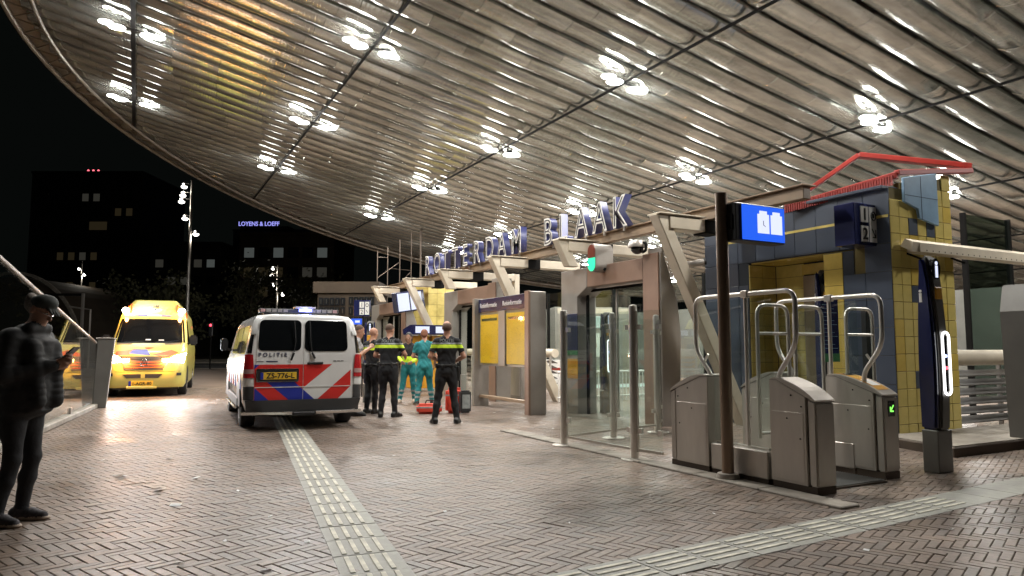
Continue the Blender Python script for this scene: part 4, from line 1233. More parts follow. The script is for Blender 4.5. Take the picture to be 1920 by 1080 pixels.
t.children[0].location = (0, -0.3, 1.75)
for a in (-0.68, -0.02):
    MB().box(a, a + 0.45, -0.312, -0.302, 1.80, 2.0).build("screen", "scr_white", t)
    MB().box(a, a + 0.56, 0.0, 0.5, 0.1, 1.72).build("machine", "orange_mach", t, bevel=0.02)
    MB().box(a + 0.08, a + 0.45, -0.008, -0.001, 1.1, 1.5).build("panel", "win_dark", t)
t = thing("platform_sign", "small navy sign with 1 and 2 far beyond the police van", "sign", (5.35, 19.3, 2.22), R(-28))
MB().box(-0.10, 0.62, 0, 0.15, 0, 0.62).build("box", "navy", t, bevel=0.01)
for ch, a, z in (("1", 0.16, 0.33), ("2", 0.16, 0.06), ("o", 0.40, 0.33), ("x", 0.40, 0.06)):
    if ch in "12":
        w_ = MB().box(a, a + 0.20, -0.01, -0.001, z, z + 0.23).build("white_square", "white", t)
        text("numeral", ch, 0.24, (a + 0.1, -0.014, z + 0.03), (1, 0, 0), (0, 0, 1), "black", w_, align="CENTER")
w_ = MB().box(0.40, 0.59, -0.01, -0.001, 0.06, 0.56).build("white_panel", "white", t)
MB().tube([(0.495 + 0.06 * math.cos(a), -0.014, 0.43 + 0.06 * math.sin(a)) for a in [2 * math.pi * i / 16 for i in range(16)]], 0.012, 6, closed=True).build("lift_symbol_ring", "black", w_)
MB().bar((0.45, -0.014, 0.24), (0.53, -0.014, 0.14), 0.02, 0.004, up=(0, 1, 0)).build("arrow", "black", w_)
MB().box(0.28, 0.34, 0.05, 0.11, -2.50, -0.001).build("post", "beam_dark", t)
t = thing("blue_monitor", "small lit blue screen under the far platform sign", "monitor", (5.29, 19.27, 1.98), R(-28))
MB().box(-0.15, 0.42, 0, 0.1, 0, 0.30).build("case", "black", t)
MB().box(-0.13, 0.40, -0.008, -0.001, 0.02, 0.28).build("screen", "scr_blue", t)
MB().box(0.1, 0.16, 0.03, 0.07, -1.9, -0.001).build("post", "beam_dark", t)
MB().box(0.06, 0.3, -0.012, -0.009, 0.1, 0.2).build("white_square", "scr_white", t)
t = thing("scaffold_mast", "group of tall thin steel poles with cross braces left of the sign", "mast", (10.9, 32.0, 0))
for x, h in ((-1.05, 5.9), (-0.55, 6.1), (0.05, 6.5), (0.62, 6.9), (1.1, 7.1)):
    MB().tube([(x, 0, 0), (x, 0, h)], 0.022 if x < 1 else 0.05, 8).build("pole", "steel_dark", t, smooth=True)
for a, b in (((-1.05, 0, 4.6), (-0.0, 0, 5.4)), ((-0.55, 0, 5.1), (0.62, 0, 5.05)), ((0.05, 0, 4.4), (0.62, 0, 5.0)), ((-1.05, 0, 5.6), (-0.55, 0, 5.6))):
    MB().tube([a, b], 0.012, 6).build("brace", "steel_dark", t)
# small far sign and screen are reduced copies of the near ones
for o in list(bpy.data.objects):
    if o.name == "platform_sign.001": o.scale = (0.62, 0.62, 0.72)
    if o.name == "blue_monitor.001": o.scale = (0.55, 0.6, 0.62)
for o in bpy.data.objects:
    if o.parent and o.parent.name == "platform_sign.001" and o.name.startswith("post"):
        o.scale = (1, 1, 2.22 / 0.72 / 2.5)
    if o.parent and o.parent.name == "blue_monitor.001" and o.name.startswith("post"):
        o.scale = (1, 1, 1.98 / 0.62 / 1.9)

# ---------------------------------------------------------------- glass balustrade at the left
a = Vector((-0.80, 18.40, 0)); b = Vector((-2.14, 5.75, 0)); d = b - a; L = d.length
bal = thing("glass_balustrade", "glass balustrade with a rising orange lit handrail at the left edge", "balustrade", (a.x, a.y, 0), math.atan2(d.y, d.x))
def hz(s): return 1.46 + 0.140 * max(0, s - 0.0)
MB().tube([(0.02, 0, hz(0)), (L, 0, hz(L))], 0.024, 12).build("handrail", "steel", bal, smooth=True)
MB().box(0.0, L, -0.09, 0.09, 0, 0.10).build("kerb", "kerb", bal, bevel=0.015)
n = 5
for k in range(n):
    s0, s1 = L * k / n + 0.012, L * (k + 1) / n - 0.004
    MB().prism([(s0, 0.08), (s1, 0.08), (s1, hz(s1) - 0.05), (s0, hz(s0) - 0.05)], "y", -0.009, 0.009).build("pane", "glass", bal)
    MB().box(s1 - 0.06, s1 + 0.06, -0.03, 0.03, 0.101, 0.22).build("glass_shoe", "steel", bal, bevel=0.01)
ep = thing("end_post", "wide steel end post of the glass balustrade beside the yellow ambulance", "post", (-0.66, 18.65, 0))
MB().prism([(-0.17, 0), (-0.12, 1.55), (0.22, 1.55), (0.10, 0)], "y", -0.22, 0.22).build("cladding", "pillar_grey", ep, bevel=0.012)
MB().box(-0.15, 0.24, -0.24, 0.24, 1.551, 1.575).build("cap", "steel", ep, bevel=0.004)
MB().prism([(0.102, 0.02), (0.222, 1.54), (0.226, 1.54), (0.106, 0.02)], "y", -0.20, 0.20).build("side_plate", "tube", ep)

t = thing("rear_wall", "long dim grey wall far behind the portals and glass", "wall", (22.0, 19.0, 0))  # made-up wall, put in so the background is not black
for k in range(12):
    MB().box(0, 0.2, -17.0 + k * 3.0 + 0.012, -17.0 + (k + 1) * 3.0 - 0.012, 0.0, 3.1).build("panel", "rear_conc", t)
    MB().box(-0.08, -0.002, -17.0 + k * 3.0 - 0.06, -17.0 + k * 3.0 + 0.06, 0, 3.2).build("rib", "rail_slat", t)
# ---------------------------------------------------------------- vehicles
def shell(levels, nc=7):
    """closed body from horizontal slices: z, half width, y_front, y_back, corner radii (front rx, ry), (back rx, ry)"""
    rings = []
    for z, w, y0, y1, (fx, fy), (bx, by) in levels:
        r_ = []
        for i in range(nc):      # front right corner -> from centre of front going right
            t = math.pi / 2 * i / (nc - 1)
            r_.append((w - fx + fx * math.sin(t), y0 + fy - fy * math.cos(t), z))
        for i in range(nc):
            t = math.pi / 2 * i / (nc - 1)
            r_.append((w - bx + bx * math.cos(t), y1 - by + by * math.sin(t), z))
        r_ += [(-x, y, zz) for x, y, zz in r_[::-1]]
        rings.append(r_)
    n = len(rings[0]); m = MB()
    vs = [p for r_ in rings for p in r_]
    fs = [tuple(range(n - 1, -1, -1)), tuple(range((len(rings) - 1) * n, len(rings) * n))]
    for i in range(len(rings) - 1):
        fs += [(i * n + j, i * n + (j + 1) % n, (i + 1) * n + (j + 1) % n, (i + 1) * n + j) for j in range(n)]
    return m.add(vs, fs)
def interp(levels, z, k):
    for a, b in zip(levels, levels[1:]):
        if a[0] <= z <= b[0]:
            f = (z - a[0]) / max(1e-6, b[0] - a[0])
            A, B = a[k], b[k]
            return A + (B - A) * f if not isinstance(A, tuple) else tuple(p + (q - p) * f for p, q in zip(A, B))
    return levels[0][k] if z < levels[0][0] else levels[-1][k]
def yfront(levels, x, z):
    w = interp(levels, z, 1); y0 = interp(levels, z, 2); fx, fy = interp(levels, z, 4)
    e = abs(x) - (w - fx)
    if e <= 0 or fx < 1e-6: return y0
    e = min(e / fx, 0.999)
    return y0 + fy * (1 - math.sqrt(1 - e * e))
def patch(levels, quad, off, n=6, m=6, thick=0.006):
    """bilinear quad (x,z corners: bl, br, tr, tl) laid on the front surface"""
    (ax_, az), (bx_, bz), (cx_, cz_), (dx_, dz_) = quad
    vs, fs = [], []
    for lay in (0, 1):
        for j in range(m + 1):
            t = j / m
            for i in range(n + 1):
                s_ = i / n
                x = (ax_ * (1 - s_) + bx_ * s_) * (1 - t) + (dx_ * (1 - s_) + cx_ * s_) * t
                z = (az * (1 - s_) + bz * s_) * (1 - t) + (dz_ * (1 - s_) + cz_ * s_) * t
                vs.append((x, yfront(levels, x, z) - off - (thick if lay else 0), z + (0.0)))
    q = (n + 1) * (m + 1)
    for j in range(m):
        for i in range(n):
            a = j * (n + 1) + i
            f = (a, a + 1, a + n + 2, a + n + 1)
            fs.append(f); fs.append(tuple(k + q for k in f[::-1]))
    for i in range(n):
        fs.append((i, i + q, i + 1 + q, i + 1)); a = m * (n + 1) + i; fs.append((a + 1, a + 1 + q, a + q, a))
    for j in range(m):
        a = j * (n + 1); fs.append((a + n + 1, a + n + 1 + q, a + q, a)); a += n; fs.append((a, a + q, a + n + 1 + q, a + n + 1))
    return MB().add(vs, fs)
def wheel(parent, x, y, r=0.34, w=0.22, side=1):
    t = MB().lathe([(r - 0.05, -w / 2), (r - 0.012, -w / 2 + 0.01), (r, -w / 2 + 0.04), (r, w / 2 - 0.04), (r - 0.012, w / 2 - 0.01), (r - 0.05, w / 2)], (x, y, r), 28, "x").build("wheel", "rubber", parent, smooth=True)
    MB().lathe([(r * 0.62, w / 2 - 0.02), (r * 0.60, w / 2 + 0.004), (r * 0.30, w / 2 - 0.015), (0.05, w / 2)] if side > 0 else [(r * 0.62, -w / 2 + 0.02), (r * 0.60, -w / 2 - 0.004), (r * 0.30, -w / 2 + 0.015), (0.05, -w / 2)], (x, y, r), 20, "x").build("rim", "steel", t, smooth=True)
    return t

# ---- police van, seen from the rear; local y=0 is the tailgate, +y the nose
pv = thing("police_van", "white police van with red and blue chevrons, seen from behind", "van", (2.50, 12.05, 0), R(-3.0))
# mirrored in y: the tailgate is the 'front' for yfront
PL = [(0.30, 0.88, 0.02, 5.10, (0.22, 0.16), (0.5, 0.35)), (0.46, 0.945, 0.0, 5.14, (0.14, 0.10), (0.5, 0.35)), (0.95, 0.965, 0.0, 5.10, (0.14, 0.10), (0.5, 0.4)),
      (1.10, 0.955, 0.0, 4.95, (0.13, 0.09), (0.4, 0.4)), (1.28, 0.92, 0.005, 4.45, (0.12, 0.09), (0.3, 0.3)), (1.60, 0.865, 0.02, 3.95, (0.13, 0.09), (0.2, 0.2)),
      (1.80, 0.82, 0.045, 3.65, (0.14, 0.12), (0.2, 0.2)), (1.885, 0.76, 0.10, 3.45, (0.2, 0.2), (0.25, 0.2)), (1.915, 0.60, 0.25, 3.2, (0.25, 0.25), (0.25, 0.25))]
shell(PL, 9).build("body", "van_white", pv, smooth=True)
bp_ = [(z, w, y0, y1, f, b) for z, w, y0, y1, f, b in PL]
patch(PL, ((-0.90, 0.31), (0.90, 0.31), (0.93, 0.50), (-0.93, 0.50)), 0.03, 14, 3, 0.03).build("rear_bumper", "bumper", pv, smooth=True)
for sx in (-1, 1):
    patch(PL, ((sx * 0.80, 0.505), (sx * 0.955, 0.505), (sx * 0.958, 0.72), (sx * 0.80, 0.72)), 0.004, 5, 2, 0.008).build("bumper_corner", "bumper", pv, smooth=True)
st = MB().bar((-0.99, -0.06, 0.30), (-0.20, -0.10, 0.285), 0.05, 0.05).build("step_bar", "chrome", pv, bevel=0.008)
MB().bar((0.17, -0.10, 0.285), (0.93, -0.06, 0.285), 0.05, 0.05).build("step_bar", "chrome", pv, bevel=0.008)
MB().box(-0.19, 0.16, -0.10, -0.02, 0.24, 0.30).build("tow_frame", "black", pv, bevel=0.01)
# doors: seam, stripes, windows
def ry(x, z, o=0.004): return yfront(PL, x, z) - o
for nm, x0, x1 in (("rear_door", -0.80, -0.035), ("rear_door", -0.025, 0.76)):
    d_ = patch(PL, ((x0, 0.475), (x1, 0.475), (x1 * 0.93 if abs(x1) > .1 else x1, 1.86), (x0 * 0.93 if abs(x0) > .1 else x0, 1.86)), 0.001, 6, 12, 0.008).build(nm, "van_white", pv, smooth=True)
    if x0 < -0.5: doorL = d_
    else: doorR = d_
def rr(x0, x1, z0, z1, r_, n=5):
    pts = []
    for cx_, cz_, a0 in ((x1 - r_, z0 + r_, -90), (x1 - r_, z1 - r_, 0), (x0 + r_, z1 - r_, 90), (x0 + r_, z0 + r_, 180)):
        for i in range(n + 1):
            a = R(a0 + 90 * i / n); pts.append((cx_ + r_ * math.cos(a), cz_ + r_ * math.sin(a)))
    return pts
def flat_on(pts, off, thick, name, m, parent, L=PL, **kw):
    n = len(pts); mb = MB()
    cx_ = sum(p[0] for p in pts) / n; cz_ = sum(p[1] for p in pts) / n
    vs = [(x, yfront(L, x, z) - off, z) for x, z in pts] + [(x, yfront(L, x, z) - off - thick, z) for x, z in pts]
    fs = [tuple(range(n)), tuple(range(2 * n - 1, n - 1, -1))] + [(i, i + n, (i + 1) % n + n, (i + 1) % n) for i in range(n)]
    return mb.add(vs, fs).build(name, m, parent, **kw)
flat_on([(x * (1 - 0.07 * (z - 1.3)), z) for x, z in rr(-0.755, -0.075, 1.30, 1.81, 0.08)], 0.011, 0.006, "rear_window", "van_glass", doorL)
flat_on([(x * (1 - 0.07 * (z - 1.3)), z) for x, z in rr(-0.015, 0.70, 1.29, 1.81, 0.08)], 0.011, 0.006, "rear_window", "van_glass", doorR)
MB().tube([(-0.19, -0.025, 1.79), (-0.165, -0.03, 1.45), (-0.19, -0.03, 1.28)], 0.009, 6).build("wiper", "black", doorL)
MB().bar((-0.185, -0.035, 1.27), (-0.235, -0.03, 1.14), 0.03, 0.03).build("wiper_arm", "black", doorL, bevel=0.006)
MB().tube([(0.06, -0.025, 1.79), (0.075, -0.03, 1.45), (0.10, -0.03, 1.28)], 0.009, 6).build("wiper", "black", doorR)
MB().bar((0.10, -0.035, 1.27), (0.155, -0.03, 1.17), 0.03, 0.03).build("wiper_arm", "black", doorR, bevel=0.006)
MB().box(0.03, 0.29, -0.035, -0.012, 1.07, 1.115).build("door_handle", "black", doorR, bevel=0.01)
text("lettering", "P O L I T I E", 0.088, (-0.745, -0.012, 1.205), (1, 0, 0), (0, 0, 1), "navy", doorL, extrude=0.001, offset=0.002)
MB().box(-0.77, -0.66, -0.0125, -0.0105, 1.120, 1.130).build("print_bar", "black", doorL)
MB().box(-0.62, -0.44, -0.013, -0.0105, 1.117, 1.133).build("print_bar", "navy", doorL)
for a in (0.46, 0.52, 0.58): MB().box(a, a + 0.05, -0.0125, -0.0105, 1.122, 1.134).build("print_bar", "black", doorR)
# chevrons, thin film on the doors
def film(pts, m, parent, k=0): return flat_on(pts, 0.0095 + 0.0006 * k, 0.0005, "chevron", m, parent)
patch(PL, ((-0.795, 0.48), (-0.036, 0.48), (-0.036, 1.075), (-0.795, 1.075)), 0.0095, 6, 4, 0.0005).build("chevron", "st_red", doorL)
film([(-0.80, 1.00), (-0.72, 1.075), (-0.80, 1.075)], "st_blue", doorL, 1)
film([(-0.60, 0.79), (-0.17, 0.79), (-0.036, 0.665), (-0.036, 0.48), (-0.24, 0.48)], "st_blue", doorL, 1)
film([(-0.79, 0.70), (-0.55, 0.48), (-0.79, 0.48)], "st_blue", doorL, 2)
film([(-0.025, 1.073), (0.44, 1.073), (-0.025, 0.69)], "st_red", doorR)
film([(-0.025, 0.66), (0.175, 0.48), (-0.025, 0.48)], "st_blue", doorR, 1)
film([(0.755, 0.98), (0.755, 0.70), (0.53, 0.48), (0.19, 0.48)], "st_red", doorR, 1)
MB().box(-0.79, 0.75, -0.018, -0.011, 0.700, 0.712).build("door_crease", "van_white", pv)
# plate
MB().prism(rr(-0.77, -0.10, 0.79, 1.01, 0.03), "y", -0.028, -0.011).build("plate_recess", "chrome", doorL, bevel=0.004)
MB().prism(rr(-0.745, -0.125, 0.81, 0.985, 0.02), "y", -0.030, -0.0285).build("plate_holder", "black", doorL)
pl = MB().box(-0.69, -0.14, -0.036, -0.031, 0.835, 0.95).build("number_plate", "plate", doorL, bevel=0.002)
MB().box(-0.705, -0.660, -0.0372, -0.0362, 0.837, 0.948).build("plate_band", "st_blue", doorL)
text("plate_number", "ZS-776-L", 0.118, (-0.395, -0.0375, 0.853), (1, 0, 0), (0, 0, 1), "black", doorL, extrude=0.001, align="CENTER", offset=0.003)
for sx in (-1, 1):
    tl = patch(PL, ((sx * 0.80, 0.86), (sx * 0.964, 0.86), (sx * 0.945, 1.24), (sx * 0.825, 1.24)), 0.004, 6, 6, 0.02).build("tail_light", "tail", pv, smooth=True)
    patch(PL, ((sx * 0.81, 0.93), (sx * 0.963, 0.93), (sx * 0.960, 1.0), (sx * 0.81, 1.0)), 0.0245, 6, 2, 0.003).build("clear_lens", "tail_c", tl, smooth=True)
    patch(PL, ((sx * 0.81, 0.735), (sx * 0.963, 0.735), (sx * 0.963, 0.845), (sx * 0.81, 0.845)), 0.004, 4, 2, 0.012).build("hinge_cover", "van_white", pv, smooth=True)
    patch(PL, ((sx * 0.775, 1.57), (sx * 0.865, 1.57), (sx * 0.86, 1.64), (sx * 0.77, 1.64)), 0.004, 4, 2, 0.02).build("hinge", "van_white", pv, smooth=True)
    patch(PL, ((sx * 0.845, 1.26), (sx * 0.925, 1.26), (sx * 0.862, 1.56), (sx * 0.815, 1.56)), 0.003, 4, 3, 0.004).build("quarter_glass", "van_glass", pv, smooth=True)
# side windows, side stripes
for sx in (-1, 1):
    for (y0, y1) in ((0.35, 1.55), (1.62, 2.75), (2.82, 3.55)):
        w0, w1 = interp(PL, 1.26, 1), interp(PL, 1.72, 1)
        y1b = y1 if y1 < 3.3 else 3.25
        vs = [(sx * (w0 + .004), y0, 1.24), (sx * (w0 + .004), y1, 1.24), (sx * (w1 + .012), y1b, 1.72), (sx * (w1 + .012), y0 + .03, 1.72)]
        vs += [(x - sx * 0.02, y, z) for x, y, z in vs]
        MB().add(vs, [(0, 1, 2, 3), (7, 6, 5, 4), (0, 4, 5, 1), (1, 5, 6, 2), (2, 6, 7, 3), (3, 7, 4, 0)]).build("side_window", "van_glass", pv)
    for k in range(6):
        y = 0.5 + k * 0.62
        vs = [(sx * 0.969, y, 0.66), (sx * 0.969, y + 0.3, 0.66), (sx * 0.967, y + 0.65, 1.0), (sx * 0.967, y + 0.35, 1.0)]
        vs += [(x - sx * 0.02, yy, z) for x, yy, z in vs]
        MB().add(vs, [(0, 1, 2, 3), (7, 6, 5, 4), (0, 4, 5, 1), (1, 5, 6, 2), (2, 6, 7, 3), (3, 7, 4, 0)]).build("side_stripe", "st_red" if k % 2 else "st_blue", pv)
    MB().box(min(sx * 0.93, sx * 0.985), max(sx * 0.93, sx * 0.985), 1.0, 3.6, 0.30, 0.50).build("side_skirt", "bumper", pv, bevel=0.02)
    MB().tube([(sx * 1.0, 1.05, 0.33), (sx * 1.0, 3.4, 0.33)], 0.03, 8).build("side_step", "chrome", pv, smooth=True)
    mr = MB().box(min(sx * 1.0, sx * 1.14), max(sx * 1.0, sx * 1.14), 3.78, 3.90, 1.28, 1.55).build("mirror", "black", pv, bevel=0.03, seg=2)
    MB().bar((sx * 0.92, 3.86, 1.30), (sx * 1.02, 3.86, 1.33), 0.05, 0.05).build("mirror_arm", "black", pv)
    wheel(pv, sx * 0.82, 0.95, 0.34, 0.24, sx); wheel(pv, sx * 0.82, 4.15, 0.34, 0.24, sx)
    for wy in (0.95, 4.15):
        MB().prism([(wy + 0.42 * math.cos(a), max(0.30, 0.36 + 0.42 * math.sin(a))) for a in [math.pi * i / 14 for i in range(15)]], "x", min(sx * 0.90, sx * 0.972), max(sx * 0.90, sx * 0.972)).build("wheel_arch", "black", pv)
MB().box(-0.78, 0.78, 0.3, 4.8, 0.22, 0.34).build("underbody", "black", pv)
# roof light bar
lb_ = MB().box(-0.68, 0.68, 0.75, 1.0, 1.965, 2.035).build("light_bar", "bumper", pv, bevel=0.015)
for k in range(14):
    if 5 <= k <= 7: continue
    MB().box(-0.66 + k * 0.095, -0.585 + k * 0.095, 0.742, 0.749, 1.975, 2.025).build("lamp_cell", "tail_c" if k in (0, 13) else "steel", lb_)
MB().box(-0.09, 0.27, 0.70, 0.99, 2.036, 2.075).build("beacon_housing", "portal_grey", lb_, bevel=0.01)
MB().box(-0.02, 0.20, 0.69, 0.741, 1.985, 2.034).build("beacon", "led_blue", lb_, bevel=0.004)
for x in (-0.55, 0.55): MB().box(x - 0.05, x + 0.05, 0.82, 0.92, 1.90, 1.964).build("bar_foot", "black", pv)
light("beacon_glow", "POINT", (0.09, 0.62, 2.02), 5, (0.2, 0.25, 1), pv, shadow_soft_size=0.05)

# ---- ambulance, nose towards the camera; local y=0 is the front bumper
am = thing("ambulance", "yellow ambulance facing the camera with headlights and amber flashers lit", "ambulance", (0.24, 21.9, 0), R(-6))
AL = [(0.26, 0.95, 0.06, 5.9, (0.30, 0.22), (0.1, 0.1)), (0.36, 1.0, 0.0, 5.9, (0.32, 0.24), (0.1, 0.1)), (0.70, 1.01, 0.0, 5.9, (0.34, 0.26), (0.1, 0.1)),
      (0.95, 1.01, 0.05, 5.9, (0.36, 0.30), (0.1, 0.1)), (1.12, 1.01, 0.14, 5.9, (0.36, 0.32), (0.1, 0.1)), (1.30, 1.01, 0.45, 5.9, (0.35, 0.30), (0.1, 0.1)),
      (1.48, 0.985, 0.90, 5.9, (0.32, 0.26), (0.1, 0.1)), (2.22, 0.885, 1.62, 5.9, (0.28, 0.22), (0.1, 0.1)), (2.30, 0.87, 1.70, 5.9, (0.26, 0.20), (0.1, 0.1)),
      (2.38, 0.85, 1.82, 5.9, (0.2, 0.16), (0.1, 0.1)), (2.76, 0.60, 2.20, 5.85, (0.12, 0.10), (0.1, 0.1)), (2.80, 0.55, 2.30, 5.8, (0.12, 0.1), (0.1, 0.1))]
shell(AL, 8).build("body", "amb_yellow", am, smooth=True)
ws = patch(AL, ((-0.92, 1.50), (0.92, 1.50), (0.83, 2.20), (-0.83, 2.20)), 0.004, 14, 8, 0.006).build("windscreen", "van_glass", am, smooth=True)
for (x, z, r_) in ((-0.30, 2.03, .075), (0.02, 2.05, .085), (-0.08, 1.84, .07)):
    pass
for (x0, x1, z0, z1) in ((-0.12, 0.02, 1.565, 1.60), (0.22, 0.36, 1.56, 1.585)):
    patch(AL, ((x0, z0), (x1, z0), (x1, z1), (x0, z1)), 0.011, 2, 1, 0.002).build("paper_on_dash", "white", ws)
MB().tube([(-0.75, yfront(AL, -0.75, 1.50) - 0.02, 1.50), (0.0, yfront(AL, 0, 1.56) - 0.02, 1.55)], 0.010, 6).build("wiper", "black", am)
MB().tube([(0.05, yfront(AL, 0.05, 1.50) - 0.02, 1.50), (0.75, yfront(AL, 0.75, 1.56) - 0.02, 1.55)], 0.010, 6).build("wiper", "black", am)
patch(AL, ((-0.83, 1.440), (-0.45, 1.440), (-0.45, 1.475), (-0.83, 1.475)), 0.003, 4, 1, 0.004).build("hood_vent", "bumper", am)
patch(AL, ((0.40, 1.440), (0.83, 1.440), (0.83, 1.475), (0.40, 1.475)), 0.003, 4, 1, 0.004).build("hood_vent", "bumper", am)
def adecal(q, m, k=0, n=6, mm=4, nm="decal"): return patch(AL, q, 0.0035 + 0.0012 * k, n, mm, 0.001).build(nm, m, am)
adecal(((-0.80, 1.12), (-0.42, 1.16), (-0.30, 1.31), (-0.76, 1.25)), "st_orange")
adecal(((-0.44, 1.19), (0.10, 1.14), (-0.02, 1.31), (-0.36, 1.32)), "st_blue", 1)
adecal(((0.12, 1.15), (0.55, 1.08), (0.80, 1.22), (0.60, 1.29)), "st_orange")
adecal(((-0.04, 1.32), (0.02, 1.30), (0.16, 1.36), (-0.10, 1.365)), "st_orange", 1)
gr = patch(AL, ((-0.52, 0.74), (0.44, 0.74), (0.56, 1.10), (-0.64, 1.10)), 0.004, 10, 5, 0.012).build("grille", "bumper", am, smooth=True)
for k in range(4):
    z = 0.80 + k * 0.075
    patch(AL, ((-0.50 - k * 0.03, z), (0.42 + k * 0.03, z), (0.42 + k * 0.03, z + 0.018), (-0.50 - k * 0.03, z + 0.018)), 0.018, 8, 1, 0.008).build("grille_bar", "chrome" if k == 3 else "st_orange", gr)
yb = yfront(AL, 0, 0.93) - 0.035
MB().tube([(-0.04 + 0.095 * math.cos(a), yb, 0.94 + 0.095 * math.sin(a)) for a in [2 * math.pi * i / 24 for i in range(24)]], 0.010, 8, closed=True).build("badge_ring", "chrome", gr, smooth=True)
bs = MB()
for a in (90, 210, 330): bs.bar((-0.04, yb, 0.94), (-0.04 + 0.09 * math.cos(R(a)), yb, 0.94 + 0.09 * math.sin(R(a))), 0.018, 0.008, up=(0, 1, 0))
bs.build("badge_star", "chrome", gr)
patch(AL, ((-0.45, 0.52), (0.33, 0.52), (0.43, 0.63), (-0.55, 0.63)), 0.004, 6, 2, 0.01).build("lower_intake", "bumper", am)
patch(AL, ((-0.10, 0.515), (0.0, 0.515), (0.0, 0.635), (-0.10, 0.635)), 0.0155, 2, 1, 0.008).build("intake_bridge", "amb_yellow", am)
MB().box(-0.44, 0.30, -0.045, -0.0, 0.235, 0.30).build("lower_step", "amb_yellow", am, bevel=0.01)
MB().box(-0.39, 0.20, -0.028, -0.008, 0.305, 0.445).build("number_plate", "plate", am, bevel=0.003)
MB().box(-0.39, -0.33, -0.0295, -0.0285, 0.307, 0.443).build("plate_band", "st_blue", am)
text("plate_number", "1-AGR-80", 0.115, (-0.07, -0.031, 0.333), (1, 0, 0), (0, 0, 1), "black", am, extrude=0.001, align="CENTER", offset=0.003)
for sx in (-1, 1):
    hl = patch(AL, ((sx * 0.52, 0.98), (sx * 0.95, 0.93), (sx * 0.985, 1.20), (sx * 0.72, 1.13)), 0.004, 8, 4, 0.012).build("headlight", "headlamp", am, smooth=True)
    patch(AL, ((sx * 0.40, 0.96), (sx * 0.56, 0.93), (sx * 0.56, 1.06), (sx * 0.40, 1.05)), 0.017, 3, 3, 0.010).build("amber_flasher", "amber", am)
    patch(AL, ((sx * 0.78, 0.58), (sx * 0.90, 0.58), (sx * 0.90, 0.66), (sx * 0.78, 0.66)), 0.004, 3, 2, 0.006).build("fog_lamp", "bumper", am)
    bx0, bx1 = sx * 0.55, sx * 0.88
    fl = MB().add([(sx * 0.62, 1.86, 2.66), (sx * 0.80, 1.86, 2.40), (sx * 0.88, 1.95, 2.24), (sx * 0.62, 1.80, 2.30),
                   (sx * 0.60, 2.4, 2.72), (sx * 0.88, 2.4, 2.40), (sx * 0.90, 2.4, 2.24), (sx * 0.6, 2.4, 2.3)],
                  [(0, 1, 2, 3), (7, 6, 5, 4), (0, 4, 5, 1), (1, 5, 6, 2), (2, 6, 7, 3), (3, 7, 4, 0)]).build("corner_module", "st_orange", am, bevel=0.02)
    MB().ball((sx * 0.755, 1.82, 2.46), (0.10, 0.05, 0.085), n=16).build("roof_flasher", "amber_core", fl, smooth=True)
    MB().box(min(sx * 1.02, sx * 1.24), max(sx * 1.02, sx * 1.24), 1.05, 1.18, 1.42, 1.72).build("mirror", "black", am, bevel=0.04, seg=2)
    MB().bar((sx * 0.97, 1.12, 1.45), (sx * 1.05, 1.10, 1.50), 0.06, 0.06).build("mirror_arm", "black", am)
    wheel(am, sx * 0.89, 0.98, 0.36, 0.24, sx); wheel(am, sx * 0.89, 4.6, 0.36, 0.24, sx)
    MB().prism([(0.98 + 0.45 * math.cos(a), max(0.26, 0.38 + 0.45 * math.sin(a))) for a in [math.pi * i / 14 for i in range(15)]], "x", min(sx * 0.95, sx * 1.018), max(sx * 0.95, sx * 1.018)).build("wheel_arch", "black", am)
    w0, w1 = interp(AL, 1.5, 1), interp(AL, 2.15, 1)
    vs = [(sx * (w0 + .006), 1.25, 1.52), (sx * (w0 + .006), 2.2, 1.50), (sx * (w1 + .008), 2.2, 2.15), (sx * (w1 + .008), 1.85, 2.15)]
    vs += [(x - sx * 0.02, y, z) for x, y, z in vs]
    MB().add(vs, [(0, 1, 2, 3), (7, 6, 5, 4), (0, 4, 5, 1), (1, 5, 6, 2), (2, 6, 7, 3), (3, 7, 4, 0)]).build("side_window", "van_glass", am)
    o_ = light("headlight_beam", "SPOT", (sx * 0.78, -0.08, 1.06), 700, (0.93, 0.96, 1.0), am, (R(84), 0, R(180)), spot_size=R(100), spot_blend=0.9, shadow_soft_size=0.08)
    light("amber_glow", "POINT", (sx * 0.80, 1.62, 2.46), 70, (1.0, 0.38, 0.08), am, shadow_soft_size=0.08)
    light("amber_glow", "POINT", (sx * 0.48, -0.10, 1.0), 60, (1.0, 0.40, 0.08), am, shadow_soft_size=0.06)
patch(AL, ((-0.99, 0.695), (0.99, 0.695), (0.99, 0.703), (-0.99, 0.703)), 0.0035, 14, 1, 0.001).build("bumper_seam", "black", am)
patch(AL, ((-0.70, 1.105), (0.62, 1.105), (0.62, 1.113), (-0.70, 1.113)), 0.0035, 14, 1, 0.001).build("hood_seam", "black", am)
patch(AL, ((-0.93, 1.482), (0.93, 1.482), (0.925, 1.497), (-0.925, 1.497)), 0.004, 14, 1, 0.003).build("cowl", "bumper", am)
patch(AL, ((-0.42, 2.285), (-0.16, 2.285), (-0.16, 2.325), (-0.42, 2.325)), 0.004, 3, 1, 0.01).build("blue_strobe", "st_blue", am)
patch(AL, ((0.22, 2.285), (0.48, 2.285), (0.48, 2.325), (0.22, 2.325)), 0.004, 3, 1, 0.01).build("blue_strobe", "st_blue", am)
patch(AL, ((-0.16, 2.29), (0.22, 2.29), (0.22, 2.335), (-0.16, 2.335)), 0.003, 3, 1, 0.004).build("name_strip", "white", am)
yr = yfront(AL, 0, 2.60) - 0.012
text("roof_number", "120", 0.11, (0.03, yr - 0.03, 2.58), (1, 0, 0), (0, 0.72, 0.69), "black", am, extrude=0.001, align="CENTER", offset=0.003)
